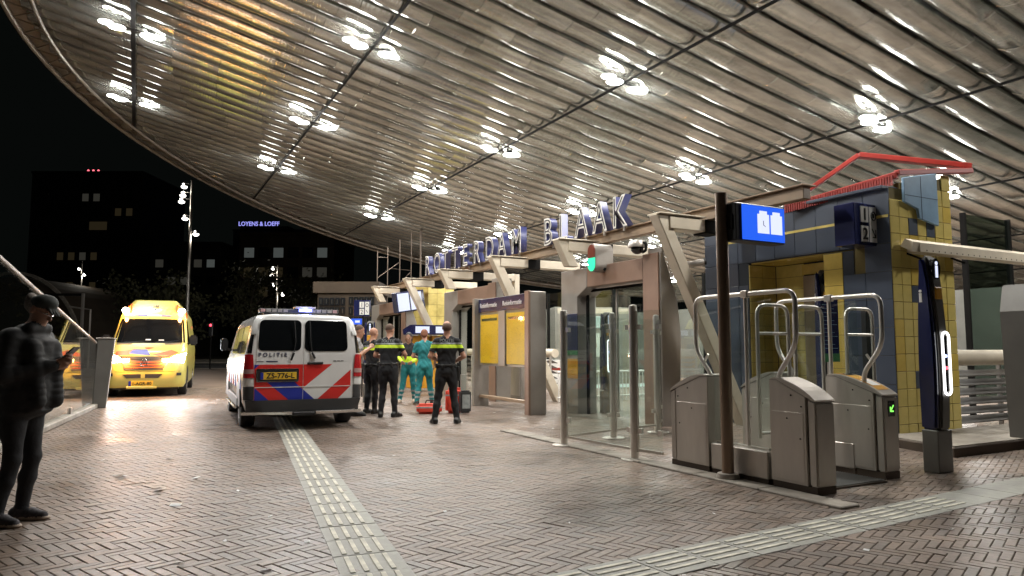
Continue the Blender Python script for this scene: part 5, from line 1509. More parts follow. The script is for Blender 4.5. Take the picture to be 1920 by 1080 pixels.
MB().box(0.0, 0.05, yr - 0.10, yr - 0.02, 2.45, 2.53).build("crest", "black", am, bevel=0.006)
text("lettering", "AMBULANCE", 0.075, (0.0, yfront(AL, 0, 1.385) - 0.015, 1.375), (1, 0, 0), (0, 0.9, 0.4), "st_orange", am, extrude=0.001, align="CENTER")
MB().box(-0.82, 0.82, 0.25, 5.7, 0.20, 0.34).build("underbody", "black", am)

# ---- distant traffic
def TWv(x, d, z=0): a, b = TW(x, d); return (a, b, z)
car = thing("parked_car", "dark car with red tail lights on the far road", "car", TWv(-17.6, 48.5), R(-28))
CL = [(0.22, 0.84, 0.0, 4.2, (0.2, 0.15), (0.2, 0.2)), (0.60, 0.88, 0.0, 4.25, (0.2, 0.15), (0.2, 0.2)), (0.90, 0.87, 0.03, 4.2, (0.2, 0.15), (0.3, 0.2)), (1.0, 0.8, 0.2, 3.2, (0.2, 0.1), (0.2, 0.2)), (1.42, 0.6, 0.7, 2.4, (0.2, 0.1), (0.2, 0.2))]
shell(CL, 5).build("body", "black_gloss", car, smooth=True)
for sx in (-1, 1):
    MB().box(min(sx * 0.55, sx * 0.82), max(sx * 0.55, sx * 0.82), -0.015, 0.05, 0.72, 0.86).build("tail_light", "led_red", car)
    wheel(car, sx * 0.78, 0.75, 0.3, 0.2, sx); wheel(car, sx * 0.78, 3.4, 0.3, 0.2, sx)
MB().box(-0.5, 0.5, 0.35, 0.42, 0.98, 1.30).build("rear_window", "van_glass", car)
t = thing("traffic_light", "small red traffic light beside the far road", "traffic light", TWv(-19.2, 45.0), R(-28))
MB().tube([(0, 0, 0), (0, 0, 2.9)], 0.05, 8).build("pole", "beam_dark", t, smooth=True)
MB().box(-0.13, 0.13, -0.12, 0.05, 2.1, 2.95).build("head", "black", t, bevel=0.03)
MB().ball((0, -0.125, 2.78), (0.08, 0.02, 0.08)).build("red_lamp", "led_red", t)
bk = thing("bicycle", "bicycle parked by the road between ambulance and police van", "bicycle", TWv(-16.4, 42.0), R(-60))
for y in (0, 1.05):
    MB().tube([(0, y + 0.33 * math.cos(a), 0.34 + 0.33 * math.sin(a)) for a in [2 * math.pi * i / 24 for i in range(24)]], 0.02, 6, closed=True).build("wheel", "rubber", bk)
MB().tube([(0, 0, 0.34), (0, 0.25, 0.85), (0, 0.85, 0.80), (0, 0.45, 0.30), (0, 0.0, 0.34)], 0.018, 6).tube([(0, 0.85, 0.80), (0, 1.05, 0.34)], 0.016, 6).tube([(0, 0.25, 0.85), (0, 0.45, 0.30)], 0.016, 6).build("frame", "white", bk)
MB().box(-0.07, 0.07, 0.12, 0.36, 0.93, 0.98).build("saddle", "black", bk, bevel=0.02)
MB().tube([(0, 0.25, 0.85), (0, 0.24, 0.94)], 0.014, 6).tube([(0, 0.85, 0.8), (0, 0.84, 1.02)], 0.014, 6).tube([(-0.28, 0.80, 1.02), (0.28, 0.80, 1.02)], 0.014, 6).build("handlebar", "steel", bk)
# ---------------------------------------------------------------- people: one continuous body each, grown as an implicit surface
class Fig:
    def __init__(s, h):
        s.h = h; s.p = []
    def cap(s, a, b, ra, rb, m, k=0.03, ripple=None):
        s.p.append(("c", Vector(a), Vector(b), ra, rb, m, k, ripple)); return s
    def ell(s, c, r, m, k=0.03, rot=None):
        s.p.append(("e", Vector(c), Vector(r), rot, 0, m, k, None)); return s
    def mesh(s, name, mats, zsplit=None, fold=0.0):
        h = s.h
        lo = np.array([1e9] * 3); hi = -lo
        for q in s.p:
            if q[0] == "c":
                r_ = max(q[3], q[4])
                for P_ in (q[1], q[2]):
                    lo = np.minimum(lo, np.array(P_) - r_); hi = np.maximum(hi, np.array(P_) + r_)
            else:
                r_ = max(q[2]); lo = np.minimum(lo, np.array(q[1]) - r_); hi = np.maximum(hi, np.array(q[1]) + r_)
        lo -= 0.05; hi += 0.05
        n = np.ceil((hi - lo) / h).astype(int) + 1
        F = np.full(n, 0.2, np.float32); G = np.full(n, 9.0, np.float32); T = np.zeros(n, np.int8)
        for q in s.p:
            if q[0] == "c":
                r_ = max(q[3], q[4]) + 0.06
                a0 = np.minimum(np.array(q[1]), np.array(q[2])) - r_; b0 = np.maximum(np.array(q[1]), np.array(q[2])) + r_
            else:
                r_ = max(q[2]) + 0.06
                a0 = np.array(q[1]) - r_; b0 = np.array(q[1]) + r_
            i0 = np.maximum(np.floor((a0 - lo) / h).astype(int), 0); i1 = np.minimum(np.ceil((b0 - lo) / h).astype(int) + 1, n)
            xs = [lo[k] + h * np.arange(i0[k], i1[k]) for k in range(3)]
            X, Y, Z = np.meshgrid(*xs, indexing="ij")
            if q[0] == "c":
                a = np.array(q[1]); d = np.array(q[2]) - a; L2 = max(1e-9, float(d @ d))
                t = np.clip(((X - a[0]) * d[0] + (Y - a[1]) * d[1] + (Z - a[2]) * d[2]) / L2, 0, 1)
                dist = np.sqrt((X - a[0] - t * d[0]) ** 2 + (Y - a[1] - t * d[1]) ** 2 + (Z - a[2] - t * d[2]) ** 2)
                rad = q[3] + (q[4] - q[3]) * t
                if q[7]:
                    rad = rad + q[7][0] * np.abs(np.sin(t * q[7][1] * math.pi))
                D = dist - rad
            else:
                c, r_ = np.array(q[1]), np.array(q[2])
                PX, PY, PZ = X - c[0], Y - c[1], Z - c[2]
                if q[3] is not None:
                    Ri = np.array(q[3].transposed())
                    PX, PY, PZ = (Ri[0, 0] * PX + Ri[0, 1] * PY + Ri[0, 2] * PZ, Ri[1, 0] * PX + Ri[1, 1] * PY + Ri[1, 2] * PZ, Ri[2, 0] * PX + Ri[2, 1] * PY + Ri[2, 2] * PZ)
                k0 = np.sqrt((PX / r_[0]) ** 2 + (PY / r_[1]) ** 2 + (PZ / r_[2]) ** 2)
                k1 = np.sqrt((PX / r_[0] ** 2) ** 2 + (PY / r_[1] ** 2) ** 2 + (PZ / r_[2] ** 2) ** 2) + 1e-9
                D = k0 * (k0 - 1) / k1
            sl = tuple(slice(i0[k], i1[k]) for k in range(3))
            f = F[sl]; k_ = q[6]
            hh = np.clip(0.5 + 0.5 * (f - D) / k_, 0, 1)
            F[sl] = (f * (1 - hh) + D * hh - k_ * hh * (1 - hh)).astype(np.float32)
            g = G[sl]; m_ = D < g
            G[sl] = np.where(m_, D, g); T[sl] = np.where(m_, q[5], T[sl])
        xs = [lo[k] + h * np.arange(n[k]) for k in range(3)]
        X, Y, Z = np.meshgrid(*xs, indexing="ij")
        if fold:
            cl = (T == 1) | (T == 2) | (T == 6)
            F += np.where(cl, fold * (np.sin(Z * 46 + 5 * np.sin(X * 17 + Y * 9)) * 0.6 + np.sin(X * 41 + Z * 30 + 3 * np.sin(Y * 23)) * 0.4), 0).astype(np.float32)
        F = np.maximum(F, -Z.astype(np.float32) + 0.001)     # soles end flat on the ground
        ins = F < 0
        acc = np.zeros(tuple(n - 1) + (3,), np.float32); cnt = np.zeros(tuple(n - 1), np.float32)
        idx = [np.arange(n[k], dtype=np.float32) for k in range(3)]
        for ax_ in range(3):
            s0 = [slice(None)] * 3; s1 = [slice(None)] * 3; s0[ax_] = slice(0, -1); s1[ax_] = slice(1, None)
            f0, f1 = F[tuple(s0)], F[tuple(s1)]
            cr = (ins[tuple(s0)] != ins[tuple(s1)])
            t = np.where(cr, f0 / np.where(np.abs(f0 - f1) < 1e-9, 1, f0 - f1), 0)
            g = np.meshgrid(*[idx[k][:f0.shape[k]] for k in range(3)], indexing="ij")
            g[ax_] = g[ax_] + t
            o = [k for k in range(3) if k != ax_]
            for da in (0, 1):
                for db in (0, 1):
                    src = [slice(None)] * 3; dst = [slice(None)] * 3
                    for kk, dd in ((o[0], da), (o[1], db)):
                        if dd == 0: src[kk] = slice(0, -1); dst[kk] = slice(0, None)     # cell index = vertex index
                        else: src[kk] = slice(1, None); dst[kk] = slice(0, None)          # cell index = vertex index - 1
                    c_ = cr[tuple(src)]
                    for c3 in range(3): acc[tuple(dst) + (c3,)] += np.where(c_, g[c3][tuple(src)], 0)
                    cnt[tuple(dst)] += c_
        on = cnt > 0
        vid = np.full(on.shape, -1, np.int64); vid[on] = np.arange(on.sum())
        P = acc[on] / cnt[on][:, None] * h + lo
        Tv = T[:-1, :-1, :-1][on]
        quads = []
        for ax_ in range(3):
            o = [k for k in range(3) if k != ax_]
            s0 = [slice(1, -1)] * 3; s1 = [slice(1, -1)] * 3; s0[ax_] = slice(0, -1); s1[ax_] = slice(1, None)
            A_, B_ = ins[tuple(s0)], ins[tuple(s1)]
            w = np.argwhere(A_ != B_)
            fl = A_[A_ != B_]
            base = w.copy(); base[:, o[0]] += 1; base[:, o[1]] += 1
            def cell(da, db):
                c_ = base.copy(); c_[:, o[0]] -= da; c_[:, o[1]] -= db
                return vid[c_[:, 0], c_[:, 1], c_[:, 2]]
            q_ = np.stack([cell(1, 1), cell(0, 1), cell(0, 0), cell(1, 0)], 1)
            fp = fl if ax_ != 1 else ~fl
            q_[~fp] = q_[~fp][:, ::-1]
            quads.append(q_)
        Q = np.concatenate(quads); Q = Q[(Q >= 0).all(1)]
        # a little smoothing
        for _ in range(2):
            sm = np.zeros_like(P); c2 = np.zeros(len(P))
            for a, b in ((0, 1), (1, 2), (2, 3), (3, 0)):
                np.add.at(sm, Q[:, a], P[Q[:, b]]); np.add.at(sm, Q[:, b], P[Q[:, a]])
                np.add.at(c2, Q[:, a], 1); np.add.at(c2, Q[:, b], 1)
            P = P * 0.55 + 0.45 * sm / np.maximum(c2, 1)[:, None]
        me = bpy.data.meshes.new(name)
        me.vertices.add(len(P)); me.vertices.foreach_set("co", P.astype(np.float32).ravel())
        me.loops.add(Q.size); me.loops.foreach_set("vertex_index", Q.ravel().astype(np.int32))
        me.polygons.add(len(Q)); me.polygons.foreach_set("loop_start", np.arange(0, Q.size, 4, dtype=np.int32))
        for m_ in mats: me.materials.append(M[m_])
        mi = Tv[Q[:, 0]].astype(np.int32)
        if zsplit is not None:
            C = P[Q].mean(1); mi = zsplit(C, mi)
        me.polygons.foreach_set("material_index", mi)
        me.update(calc_edges=True); me.validate(); me.shade_smooth()
        return me

def hand(f, wrist, d, nrm, m, side=1, curl=0.5, s=1.0):
    """palm, four unequal fingers bent towards nrm, thumb off the side"""
    w = Vector(wrist); d = Vector(d).normalized(); nn = Vector(nrm); nn = (nn - d * nn.dot(d)).normalized(); sd = d.cross(nn) * side
    for k, off in enumerate((-0.030, -0.010, 0.010, 0.029)):
        kn = w + d * (0.088 - 0.006 * abs(k - 1)) * s + sd * off * s
        f.cap(w + sd * off * 0.6 * s + d * 0.015, kn, 0.014 * s, 0.0125 * s, m, 0.018)
        L = (0.070, 0.080, 0.074, 0.058)[k] * s
        p = kn; a = 0.0
        for j, q in enumerate((0.45, 0.32, 0.23)):
            a += curl * (0.55, 0.95, 0.7)[j]
            e = p + (d * math.cos(a) + nn * math.sin(a)) * L * q * 1.1
            f.cap(p, e, (0.0105 - j * 0.001) * s, (0.0098 - j * 0.001) * s, m, 0.006)
            p = e
    tb = w + d * 0.025 * s - sd * 0.028 * s
    t1 = tb + (d * 0.6 - sd * 0.6 + nn * 0.4).normalized() * 0.04 * s
    t2 = t1 + (d * 0.85 - sd * 0.1 + nn * 0.5).normalized() * 0.032 * s
    f.cap(tb, t1, 0.015 * s, 0.012 * s, m, 0.014); f.cap(t1, t2, 0.0115 * s, 0.0095 * s, m, 0.006)

def person(label, loc, rz, mats, P, h=0.009, height=1.80, fold=0.004, zsplit=None, jacket=False, zrot=None, build=1.0):
    """mats: skin, top, trousers, shoes, stripe, hair, extra, sole.  P: pose in metres for a 1.80 m figure; +y is the way the body faces"""
    g = P.get
    f = Fig(h)
    S_, T_, TR, SH, HR, EX = 0, 1, 2, 3, 5, 6
    lean = g("lean", 0.0)
    def up(x, y, z):        # bend the upper body about the hips
        dz = max(0.0, z - 0.95); return (x, y + lean * dz + g("stoop", 0) * dz * dz, z - 0.15 * abs(lean) * dz)
    B = build
    # torso
    f.ell(up(0, -0.005, 0.965), (0.168 * B, 0.122 * B, 0.13), TR, 0.04)
    f.ell(up(0, -0.035, 0.90), (0.15 * B, 0.11 * B, 0.10), TR, 0.04)
    f.ell(up(0, 0.01, 1.12), (0.158 * B, 0.118 * B, 0.17), T_, 0.05)
    f.ell(up(0, 0.0, 1.30), (0.182 * B, 0.125 * B, 0.17), T_, 0.05)
    f.cap(up(-0.145, -0.01, 1.435), up(0.145, -0.01, 1.435), 0.066, 0.066, T_, 0.05)
    f.cap(up(-0.06, -0.005, 1.47), up(0.06, -0.005, 1.47), 0.062, 0.062, T_, 0.04)
    # hips to feet
    for sd, K in ((-1, "L"), (1, "R")):
        hip = Vector((sd * 0.088, 0, 0.90)); kn = Vector(g("knee" + K, (sd * 0.10, 0.01, 0.49))); an = Vector(g("ank" + K, (sd * 0.11, -0.02, 0.085)))
        r_ = g("legr", 1.0)
        f.cap(hip, kn, 0.096 * r_ * B, 0.064 * r_, TR, 0.035)
        f.ell(hip + (kn - hip) * 0.3 + Vector((0, -0.012, 0)), (0.09 * r_ * B, 0.095 * r_ * B, 0.16), TR, 0.04)
        f.cap(kn, kn + (an - kn) * 0.4, 0.062 * r_, 0.062 * r_, TR, 0.03)
        f.cap(kn + (an - kn) * 0.4 + Vector((0, -0.008, 0)), an + Vector((0, 0, 0.01)), 0.062 * r_, 0.050 * r_, TR, 0.03)
        fd = g("toe" + K, 0.0); fv = Vector((math.sin(R(fd)) * -1, math.cos(R(fd)), 0))
        he = Vector((an.x, an.y, 0.045)) - fv * 0.045; to = he + fv * 0.215
        f.cap(he + Vector((0, 0, 0.012)), an + Vector((0, 0, -0.005)), 0.046, 0.048, SH, 0.02)
        f.cap(he, he + fv * 0.12, 0.043, 0.046, SH, 0.02); f.cap(he + fv * 0.12 + Vector((0, 0, -0.002)), to + Vector((0, 0, -0.012)), 0.046, 0.034, SH, 0.03)
        for q in (0.0, 0.33, 0.66, 1.0):
            f.ell(he + (to - he) * q + Vector((0, 0, -0.030)), (0.046, 0.055, 0.018), 7, 0.012)
    # arms
    for sd, K in ((-1, "L"), (1, "R")):
        sh = Vector(up(sd * 0.185 * (0.5 + 0.5 * B), -0.01, 1.425)); el = Vector(g("elb" + K, (sd * 0.25, -0.02, 1.13))); wr = Vector(g("wri" + K, (sd * 0.24, 0.05, 0.88)))
        a_ = g("armr", 1.0)
        slv = g("sleeve", "short")
        um = T_
        mid = sh + (el - sh) * 0.62
        f.cap(sh, mid, 0.062 * a_, 0.053 * a_, um, 0.035)
        if slv == "short":
            f.cap(mid, el, 0.044, 0.041, S_, 0.012)
            f.cap(el, el + (wr - el) * 0.4, 0.042, 0.040, S_, 0.02); f.cap(el + (wr - el) * 0.4, wr, 0.039, 0.027, S_, 0.02)
        else:
            f.cap(mid, el, 0.052 * a_, 0.050 * a_, um, 0.02, (0.003, 3) if jacket else None)
            f.cap(el, wr, 0.052 * a_, 0.042 * a_, um, 0.03, (0.003, 5) if jacket else None)
            f.cap(wr, wr + (wr - el).normalized() * 0.02, 0.028, 0.028, S_, 0.01)
        hd = Vector(g("hd" + K, tuple((wr - el).normalized())))
        hand(f, wr, hd, g("hn" + K, (-sd, 0.2, -0.2)), g("handm", S_), side=sd, curl=g("curl" + K, 0.55))
    # neck and head
    nb = Vector(up(0, -0.01, 1.50)); hc = nb + Vector(g("head", (0, 0.035, 0.175)))
    f.cap(nb - Vector((0, 0, 0.03)), hc + Vector((0, -0.012, -0.07)), 0.060, 0.055, S_, 0.03)
    yaw, pit = g("yaw", 0.0), g("pitch", 0.0)
    Rm = (Matrix.Rotation(R(yaw), 3, "Z") @ Matrix.Rotation(R(-pit), 3, "X"))
    def H(x, y, z): return hc + Rm @ Vector((x, y, z))
    f.ell(H(0, -0.008, 0.022), (0.077, 0.094, 0.094), S_, 0.02, Rm)
    f.ell(H(0, 0.028, -0.045), (0.058, 0.064, 0.072), S_, 0.03, Rm)
    f.cap(H(0, 0.082, 0.010), H(0, 0.110, -0.026), 0.009, 0.014, S_, 0.014)
    f.ell(H(0, 0.082, -0.062), (0.026, 0.014, 0.008), S_, 0.008, Rm)
    f.ell(H(0, 0.082, -0.078), (0.022, 0.014, 0.008), S_, 0.008, Rm)
    f.ell(H(0, 0.075, -0.104), (0.022, 0.020, 0.018), S_, 0.02, Rm)
    for sd in (-1, 1):
        f.ell(H(sd * 0.078, -0.008, -0.012), (0.010, 0.020, 0.032), S_, 0.006, Rm)
        f.ell(H(sd * 0.030, 0.082, 0.024), (0.020, 0.010, 0.006), S_, 0.010, Rm)
    hs = g("hair", "short")
    if hs == "short":
        f.ell(H(0, -0.018, 0.034), (0.080, 0.092, 0.090), HR, 0.008, Rm)
    elif hs == "thin":
        f.ell(H(0, -0.028, 0.012), (0.079, 0.086, 0.082), HR, 0.004, Rm)
    elif hs == "long":
        f.ell(H(0, -0.022, 0.036), (0.086, 0.098, 0.096), HR, 0.01, Rm)
        f.cap(H(-0.06, -0.04, 0.0), H(-0.05, -0.05, -0.11), 0.04, 0.035, HR, 0.02); f.cap(H(0.06, -0.04, 0.0), H(0.05, -0.05, -0.11), 0.04, 0.035, HR, 0.02)
    elif hs == "full":
        f.ell(H(0, -0.02, 0.042), (0.086, 0.096, 0.094), HR, 0.012, Rm)
        f.ell(H(0, -0.07, -0.02), (0.066, 0.045, 0.06), HR, 0.02, Rm)
    if g("extra"): g("extra")(f, H, up)
    root = thing("person", label, "person", loc, rz)
    k = height / 1.80
    me = f.mesh("body", mats, zsplit, fold)
    o = link("body", me, root)
    root.scale = (k, k, k)
    # eyes
    for sd in (-1, 1):
        e = MB().ball((0, 0, 0), 0.0115, n=10, m=6).build("eye", "white", root, smooth=True)
        e.location = H(sd * 0.030, 0.078, 0.008)
        p_ = MB().ball((0, 0, 0), 0.006, n=8, m=5).build("iris", "black", e); p_.location = Rm @ Vector((0, 0.0085, 0))
    root["hx"] = 0
    return root, H, Rm, me, hc

OFF = ["skin", "cl_black", "cl_black", "shoe_black", "cl_hivis", "hair_s", "cl_refl", "shoe_black"]
def police_split(C, mi):
    z, y, x = C[:, 2], C[:, 1], C[:, 0]
    top = (mi == 1)
    mi = np.where(top & (z > 1.315) & (z < 1.375), 4, mi)
    mi = np.where(top & (z > 1.385) & (z < 1.410), 6, mi)
    return mi
def belt(root, lean=0.0, bag=True, s=1.0):
    bl = MB().tube([(0.172 * math.cos(a), -0.005 + lean * 0.07 + 0.128 * math.sin(a), 1.015) for a in [2 * math.pi * i / 24 for i in range(24)]], 0.020, 8, closed=True).build("belt", "shoe_black", root, smooth=True)
    for a, w, hh in ((200, 0.05, 0.09), (250, 0.06, 0.07), (300, 0.055, 0.08)):
        x, y = 0.185 * math.cos(R(a)), 0.14 * math.sin(R(a))
        MB().box(x - w / 2, x + w / 2, y - 0.022, y + 0.018, 0.96, 0.96 + hh).build("pouch", "shoe_black", bl, bevel=0.008)
    if bag:
        h_ = MB().box(0.175, 0.235, -0.05, 0.05, 0.74, 1.0)
        h_.build("holster", "shoe_black", root, bevel=0.015)
        MB().box(0.18, 0.225, -0.03, 0.03, 1.0, 1.06).build("pistol_grip", "black", root, bevel=0.01)
def back_text(root, me, s, z, size, y0=-0.6):
    o = text("back_lettering", s, size, (0, 0, z), (1, 0, 0), (0, 0, 1), "cl_refl", root, extrude=0.001, align="CENTER", offset=0.002)
    bv_ = BVHTree.FromPolygons([v.co for v in me.vertices], [p.vertices for p in me.polygons])
    for v in o.data.vertices:
        hit = bv_.ray_cast(Vector((v.co.x, y0, v.co.z)), Vector((0, 1, 0)))
        v.co.y = (hit[0].y if hit[0] else -0.12) - 0.004
    return o

# officer at the right of the group, back to the camera
r1, H, Rm, me, hc = person("police officer standing apart at the right, back to the camera, hands at the belt", (4.95, 11.82, 0), R(-22), OFF,
    dict(kneeL=(-0.14, 0.01, 0.49), ankL=(-0.20, -0.02, 0.085), kneeR=(0.13, 0.02, 0.49), ankR=(0.185, -0.03, 0.085), toeL=18, toeR=-15,
         elbL=(-0.29, -0.03, 1.17), wriL=(-0.15, 0.17, 1.10), elbR=(0.30, -0.03, 1.17), wriR=(0.16, 0.17, 1.08), hair="thin", head=(0, 0.02, 0.175), legr=1.02),
    h=0.0085, height=1.84, zsplit=police_split, build=1.04)
belt(r1); back_text(r1, me, "POLITIE", 1.425, 0.075)
# officer centre, one arm reaching right
r2, H, Rm, me, hc = person("police officer at the left of the group, back to the camera, bare forearm reaching right", (4.38, 13.4, 0), R(-34), OFF,
    dict(kneeL=(-0.11, 0.03, 0.49), ankL=(-0.13, -0.03, 0.085), kneeR=(0.11, 0.03, 0.49), ankR=(0.13, 0.03, 0.085), toeL=15, toeR=-25,
         elbL=(-0.27, 0.04, 1.18), wriL=(-0.13, 0.22, 1.12), elbR=(0.30, 0.06, 1.20), wriR=(0.26, 0.29, 1.16), hair="short", head=(0.0, 0.05, 0.165), yaw=-25, pitch=12, lean=0.06),
    h=0.0085, height=1.84, zsplit=police_split, build=1.08)
belt(r2, bag=False); back_text(r2, me, "POLITIE", 1.425, 0.075)
r3, H, Rm, me, hc = person("bald police officer half hidden behind the colleague, forearm raised", (4.32, 14.3, 0), R(-60), OFF,
    dict(elbL=(-0.27, 0.06, 1.15), wriL=(-0.16, 0.28, 1.20), elbR=(0.27, 0.05, 1.15), wriR=(0.12, 0.26, 1.14), hair="none", head=(0, 0.05, 0.17), yaw=-10, pitch=8),
    h=0.010, height=1.78, zsplit=police_split)
belt(r3)
SHIRT = ["skin", "cl_shirt", "cl_black", "shoe_black", "cl_hivis", "hair_s", "cl_refl", "shoe_black"]
r4, H, Rm, me, hc = person("officer in a pale patterned shirt half hidden by the police van, phone at the chest", (3.92, 14.0, 0), R(-105), SHIRT,
    dict(elbL=(-0.25, 0.02, 1.17), wriL=(-0.08, 0.25, 1.34), elbR=(0.25, 0.02, 1.17), wriR=(0.07, 0.25, 1.33), hdL=(0.5, 0.3, 0.6), hdR=(-0.5, 0.3, 0.6), hair="short", head=(0, 0.05, 0.165), pitch=18, curlL=0.9, curlR=0.9),
    h=0.010, height=1.82)
MB().box(-0.04, 0.04, 0.30, 0.312, 1.36, 1.50).build("phone", "black_gloss", r4, bevel=0.004)
belt(r4)
# ambulance crew in teal
TEAL = ["skin", "cl_teal", "cl_teal", "shoe_black", "cl_refl", "hair_r", "cl_refl", "sole"]
def med_split(C, mi):
    z = C[:, 2]
    mi = np.where((mi == 2) & (((z > 0.17) & (z < 0.22)) | ((z > 0.28) & (z < 0.33))), 4, mi)
    return mi
person("ambulance nurse in teal scrubs seen from behind with reddish hair", (6.05, 15.8, 0), R(-20), TEAL,
    dict(kneeL=(-0.12, 0.02, 0.49), ankL=(-0.17, -0.03, 0.085), kneeR=(0.13, 0.05, 0.49), ankR=(0.19, 0.02, 0.085), toeL=20, toeR=-10,
         elbL=(-0.27, 0.03, 1.15), wriL=(-0.17, 0.25, 1.12), elbR=(0.27, 0.0, 1.14), wriR=(0.24, 0.12, 0.93), hair="full", head=(-0.01, 0.05, 0.16), pitch=15, legr=1.08, lean=0.05),
    h=0.0095, height=1.80, zsplit=med_split, fold=0.006)
HV = ["skin_d", "cl_hivis", "cl_teal", "sole", "cl_refl", "hair_b", "cl_black", "sole"]
def hv_split(C, mi):
    z = C[:, 2]
    mi = np.where((mi == 1) & (z > 1.18), 6, mi)
    mi = np.where((mi == 2) & (((z > 0.17) & (z < 0.22)) | ((z > 0.28) & (z < 0.33))), 4, mi)
    return mi
person("dark haired ambulance worker facing the camera behind the teal nurse", (5.98, 16.7, 0), R(150), HV,
    dict(kneeL=(-0.12, 0.02, 0.49), ankL=(-0.15, -0.03, 0.085), kneeR=(0.14, 0.02, 0.49), ankR=(0.22, 0.0, 0.085), elbL=(-0.26, 0.03, 1.14), wriL=(-0.14, 0.22, 1.05), elbR=(0.26, 0.03, 1.14), wriR=(0.14, 0.22, 1.05),
         hair="long", head=(0, 0.045, 0.165), pitch=10, legr=1.08, sleeve="long"), h=0.010, height=1.74, zsplit=hv_split)
# bystander at the left, reading a phone
BY = ["skin_d", "cl_puff", "cl_black", "shoe_canvas", "cl_puff", "hair_g", "cl_cap", "sole"]
def coat(f, H, up):
    # open puffer jacket: horizontal quilts, hood on the back, hem below the hips
    f.ell(up(0, 0.02, 1.05), (0.205, 0.165, 0.25), 1, 0.05)
    f.ell(up(0, 0.00, 1.27), (0.205, 0.170, 0.24), 1, 0.05)
    for k in range(10):
        z = 0.86 + k * 0.060
        rx = 0.190; ry = 0.150 + (0.012 if k > 4 else 0.0)
        f.ell(up(0, 0.01 + (0.035 if k < 4 else 0.0), z), (rx, ry, 0.040), 1, 0.05)
    f.ell(up(0, -0.13, 1.44), (0.13, 0.075, 0.07), 1, 0.03)
    f.cap(up(-0.09, 0.06, 1.50), up(0.09, 0.06, 1.50), 0.045, 0.045, 1, 0.03)
    # jacket front hanging open and forward
    f.cap(up(0.12, 0.13, 1.36), up(0.10, 0.20, 0.93), 0.045, 0.05, 1, 0.04, (0.005, 9))
    f.cap(up(-0.12, 0.13, 1.36), up(-0.10, 0.20, 0.93), 0.045, 0.05, 1, 0.04, (0.005, 9))
    # cap with a peak, hair below it
    f.ell(H(0, -0.006, 0.052), (0.088, 0.104, 0.074), 6, 0.006)
    for sx in (-0.045, -0.015, 0.015, 0.045):
        f.cap(H(sx, 0.08, 0.050), H(sx * 0.8, 0.155 - abs(sx) * 0.6, 0.028), 0.012, 0.008, 6, 0.012)
    f.ell(H(0, -0.085, -0.005), (0.068, 0.045, 0.055), 5, 0.015)
    f.ell(H(0, -0.115, 0.035), (0.055, 0.030, 0.045), 5, 0.02)
r5, H, Rm, me, hc = person("bystander in black puffer jacket and cap looking down at a phone", (-0.77, 6.72, 0), R(-120), BY,
    dict(kneeL=(-0.10, 0.03, 0.50), ankL=(-0.11, -0.04, 0.085), kneeR=(0.10, 0.02, 0.50), ankR=(0.12, -0.07, 0.085), toeL=4, toeR=-8,
         elbL=(-0.25, 0.03, 1.16), wriL=(-0.06, 0.27, 1.24), elbR=(0.25, 0.02, 1.14), wriR=(0.05, 0.26, 1.21), hdL=(0.3, 0.8, 0.35), hdR=(-0.35, 0.8, 0.35), hnL=(0.8, 0.1, 0.4), hnR=(-0.8, 0.1, 0.4),
         curlL=0.85, curlR=0.85, hair="thin", head=(0, 0.085, 0.150), pitch=32, stoop=0.10, sleeve="long", armr=1.15, legr=0.95, extra=coat),
    h=0.0062, height=1.80, fold=0.0015, jacket=True)
ph = MB().box(-0.038, 0.038, -0.005, 0.005, -0.075, 0.075).build("phone", "black_gloss", r5, bevel=0.003)
ph.location = (0.0, 0.36, 1.305); ph.rotation_euler = (R(-48), 0, 0)
sc_ = MB().box(-0.033, 0.033, -0.0075, -0.0055, -0.068, 0.068).build("phone_screen", "win_dim", ph)
gl_ = MB().tube([H(-0.062 , 0.06, 0.006), H(-0.035, 0.098, 0.004), H(0, 0.104, 0.006), H(0.035, 0.098, 0.004), H(0.062, 0.06, 0.006), H(0.080, -0.01, 0.006)], 0.0028, 6).build("glasses", "chrome", r5)

# ---------------------------------------------------------------- medical bags on the ground
b1 = thing("medical_bag", "low orange red equipment bag lying left of the officer's legs", "bag", (5.40, 13.75, 0), R(-20))
MB().box(-0.28, 0.24, -0.16, 0.16, 0.0, 0.20).build("body", "bag_red", b1, bevel=0.05, seg=3, smooth=True)
MB().box(-0.285, 0.245, -0.163, -0.158, 0.12, 0.15).build("reflective_band", "cl_refl", b1)
MB().tube(rounded([(-0.1, 0, 0.2), (-0.08, 0, 0.27), (0.08, 0, 0.27), (0.1, 0, 0.2)], 0.04), 0.012, 8).build("handle", "black", b1, smooth=True)
b2 = thing("medical_bag", "upright red rucksack standing behind the officer's legs", "bag", (5.86, 13.60, 0), R(-20))
MB().box(-0.17, 0.19, -0.13, 0.13, 0.0, 0.52).build("body", "bag_red", b2, bevel=0.06, seg=3, smooth=True)
MB().box(-0.10, 0.12, -0.165, -0.10, 0.06, 0.30).build("front_pocket", "bag_red", b2, bevel=0.03, seg=2, smooth=True)
MB().box(-0.175, 0.195, -0.1335, -0.129, 0.36, 0.39).build("reflective_band", "cl_refl", b2)
b3 = thing("trolley_bag", "dark grey and silver trolley bag right of the red rucksack", "bag", (5.98, 13.3, 0), R(-10))
MB().box(-0.11, 0.11, -0.1, 0.1, 0.03, 0.48).build("body", "bumper", b3, bevel=0.03, seg=2)
MB().box(-0.08, 0.08, -0.108, -0.101, 0.12, 0.40).build("silver_panel", "cl_refl", b3)
MB().tube([(-0.07, 0.08, 0.48), (-0.07, 0.08, 0.80), (0.07, 0.08, 0.80), (0.07, 0.08, 0.48)], 0.008, 6).build("pull_handle", "steel", b3)
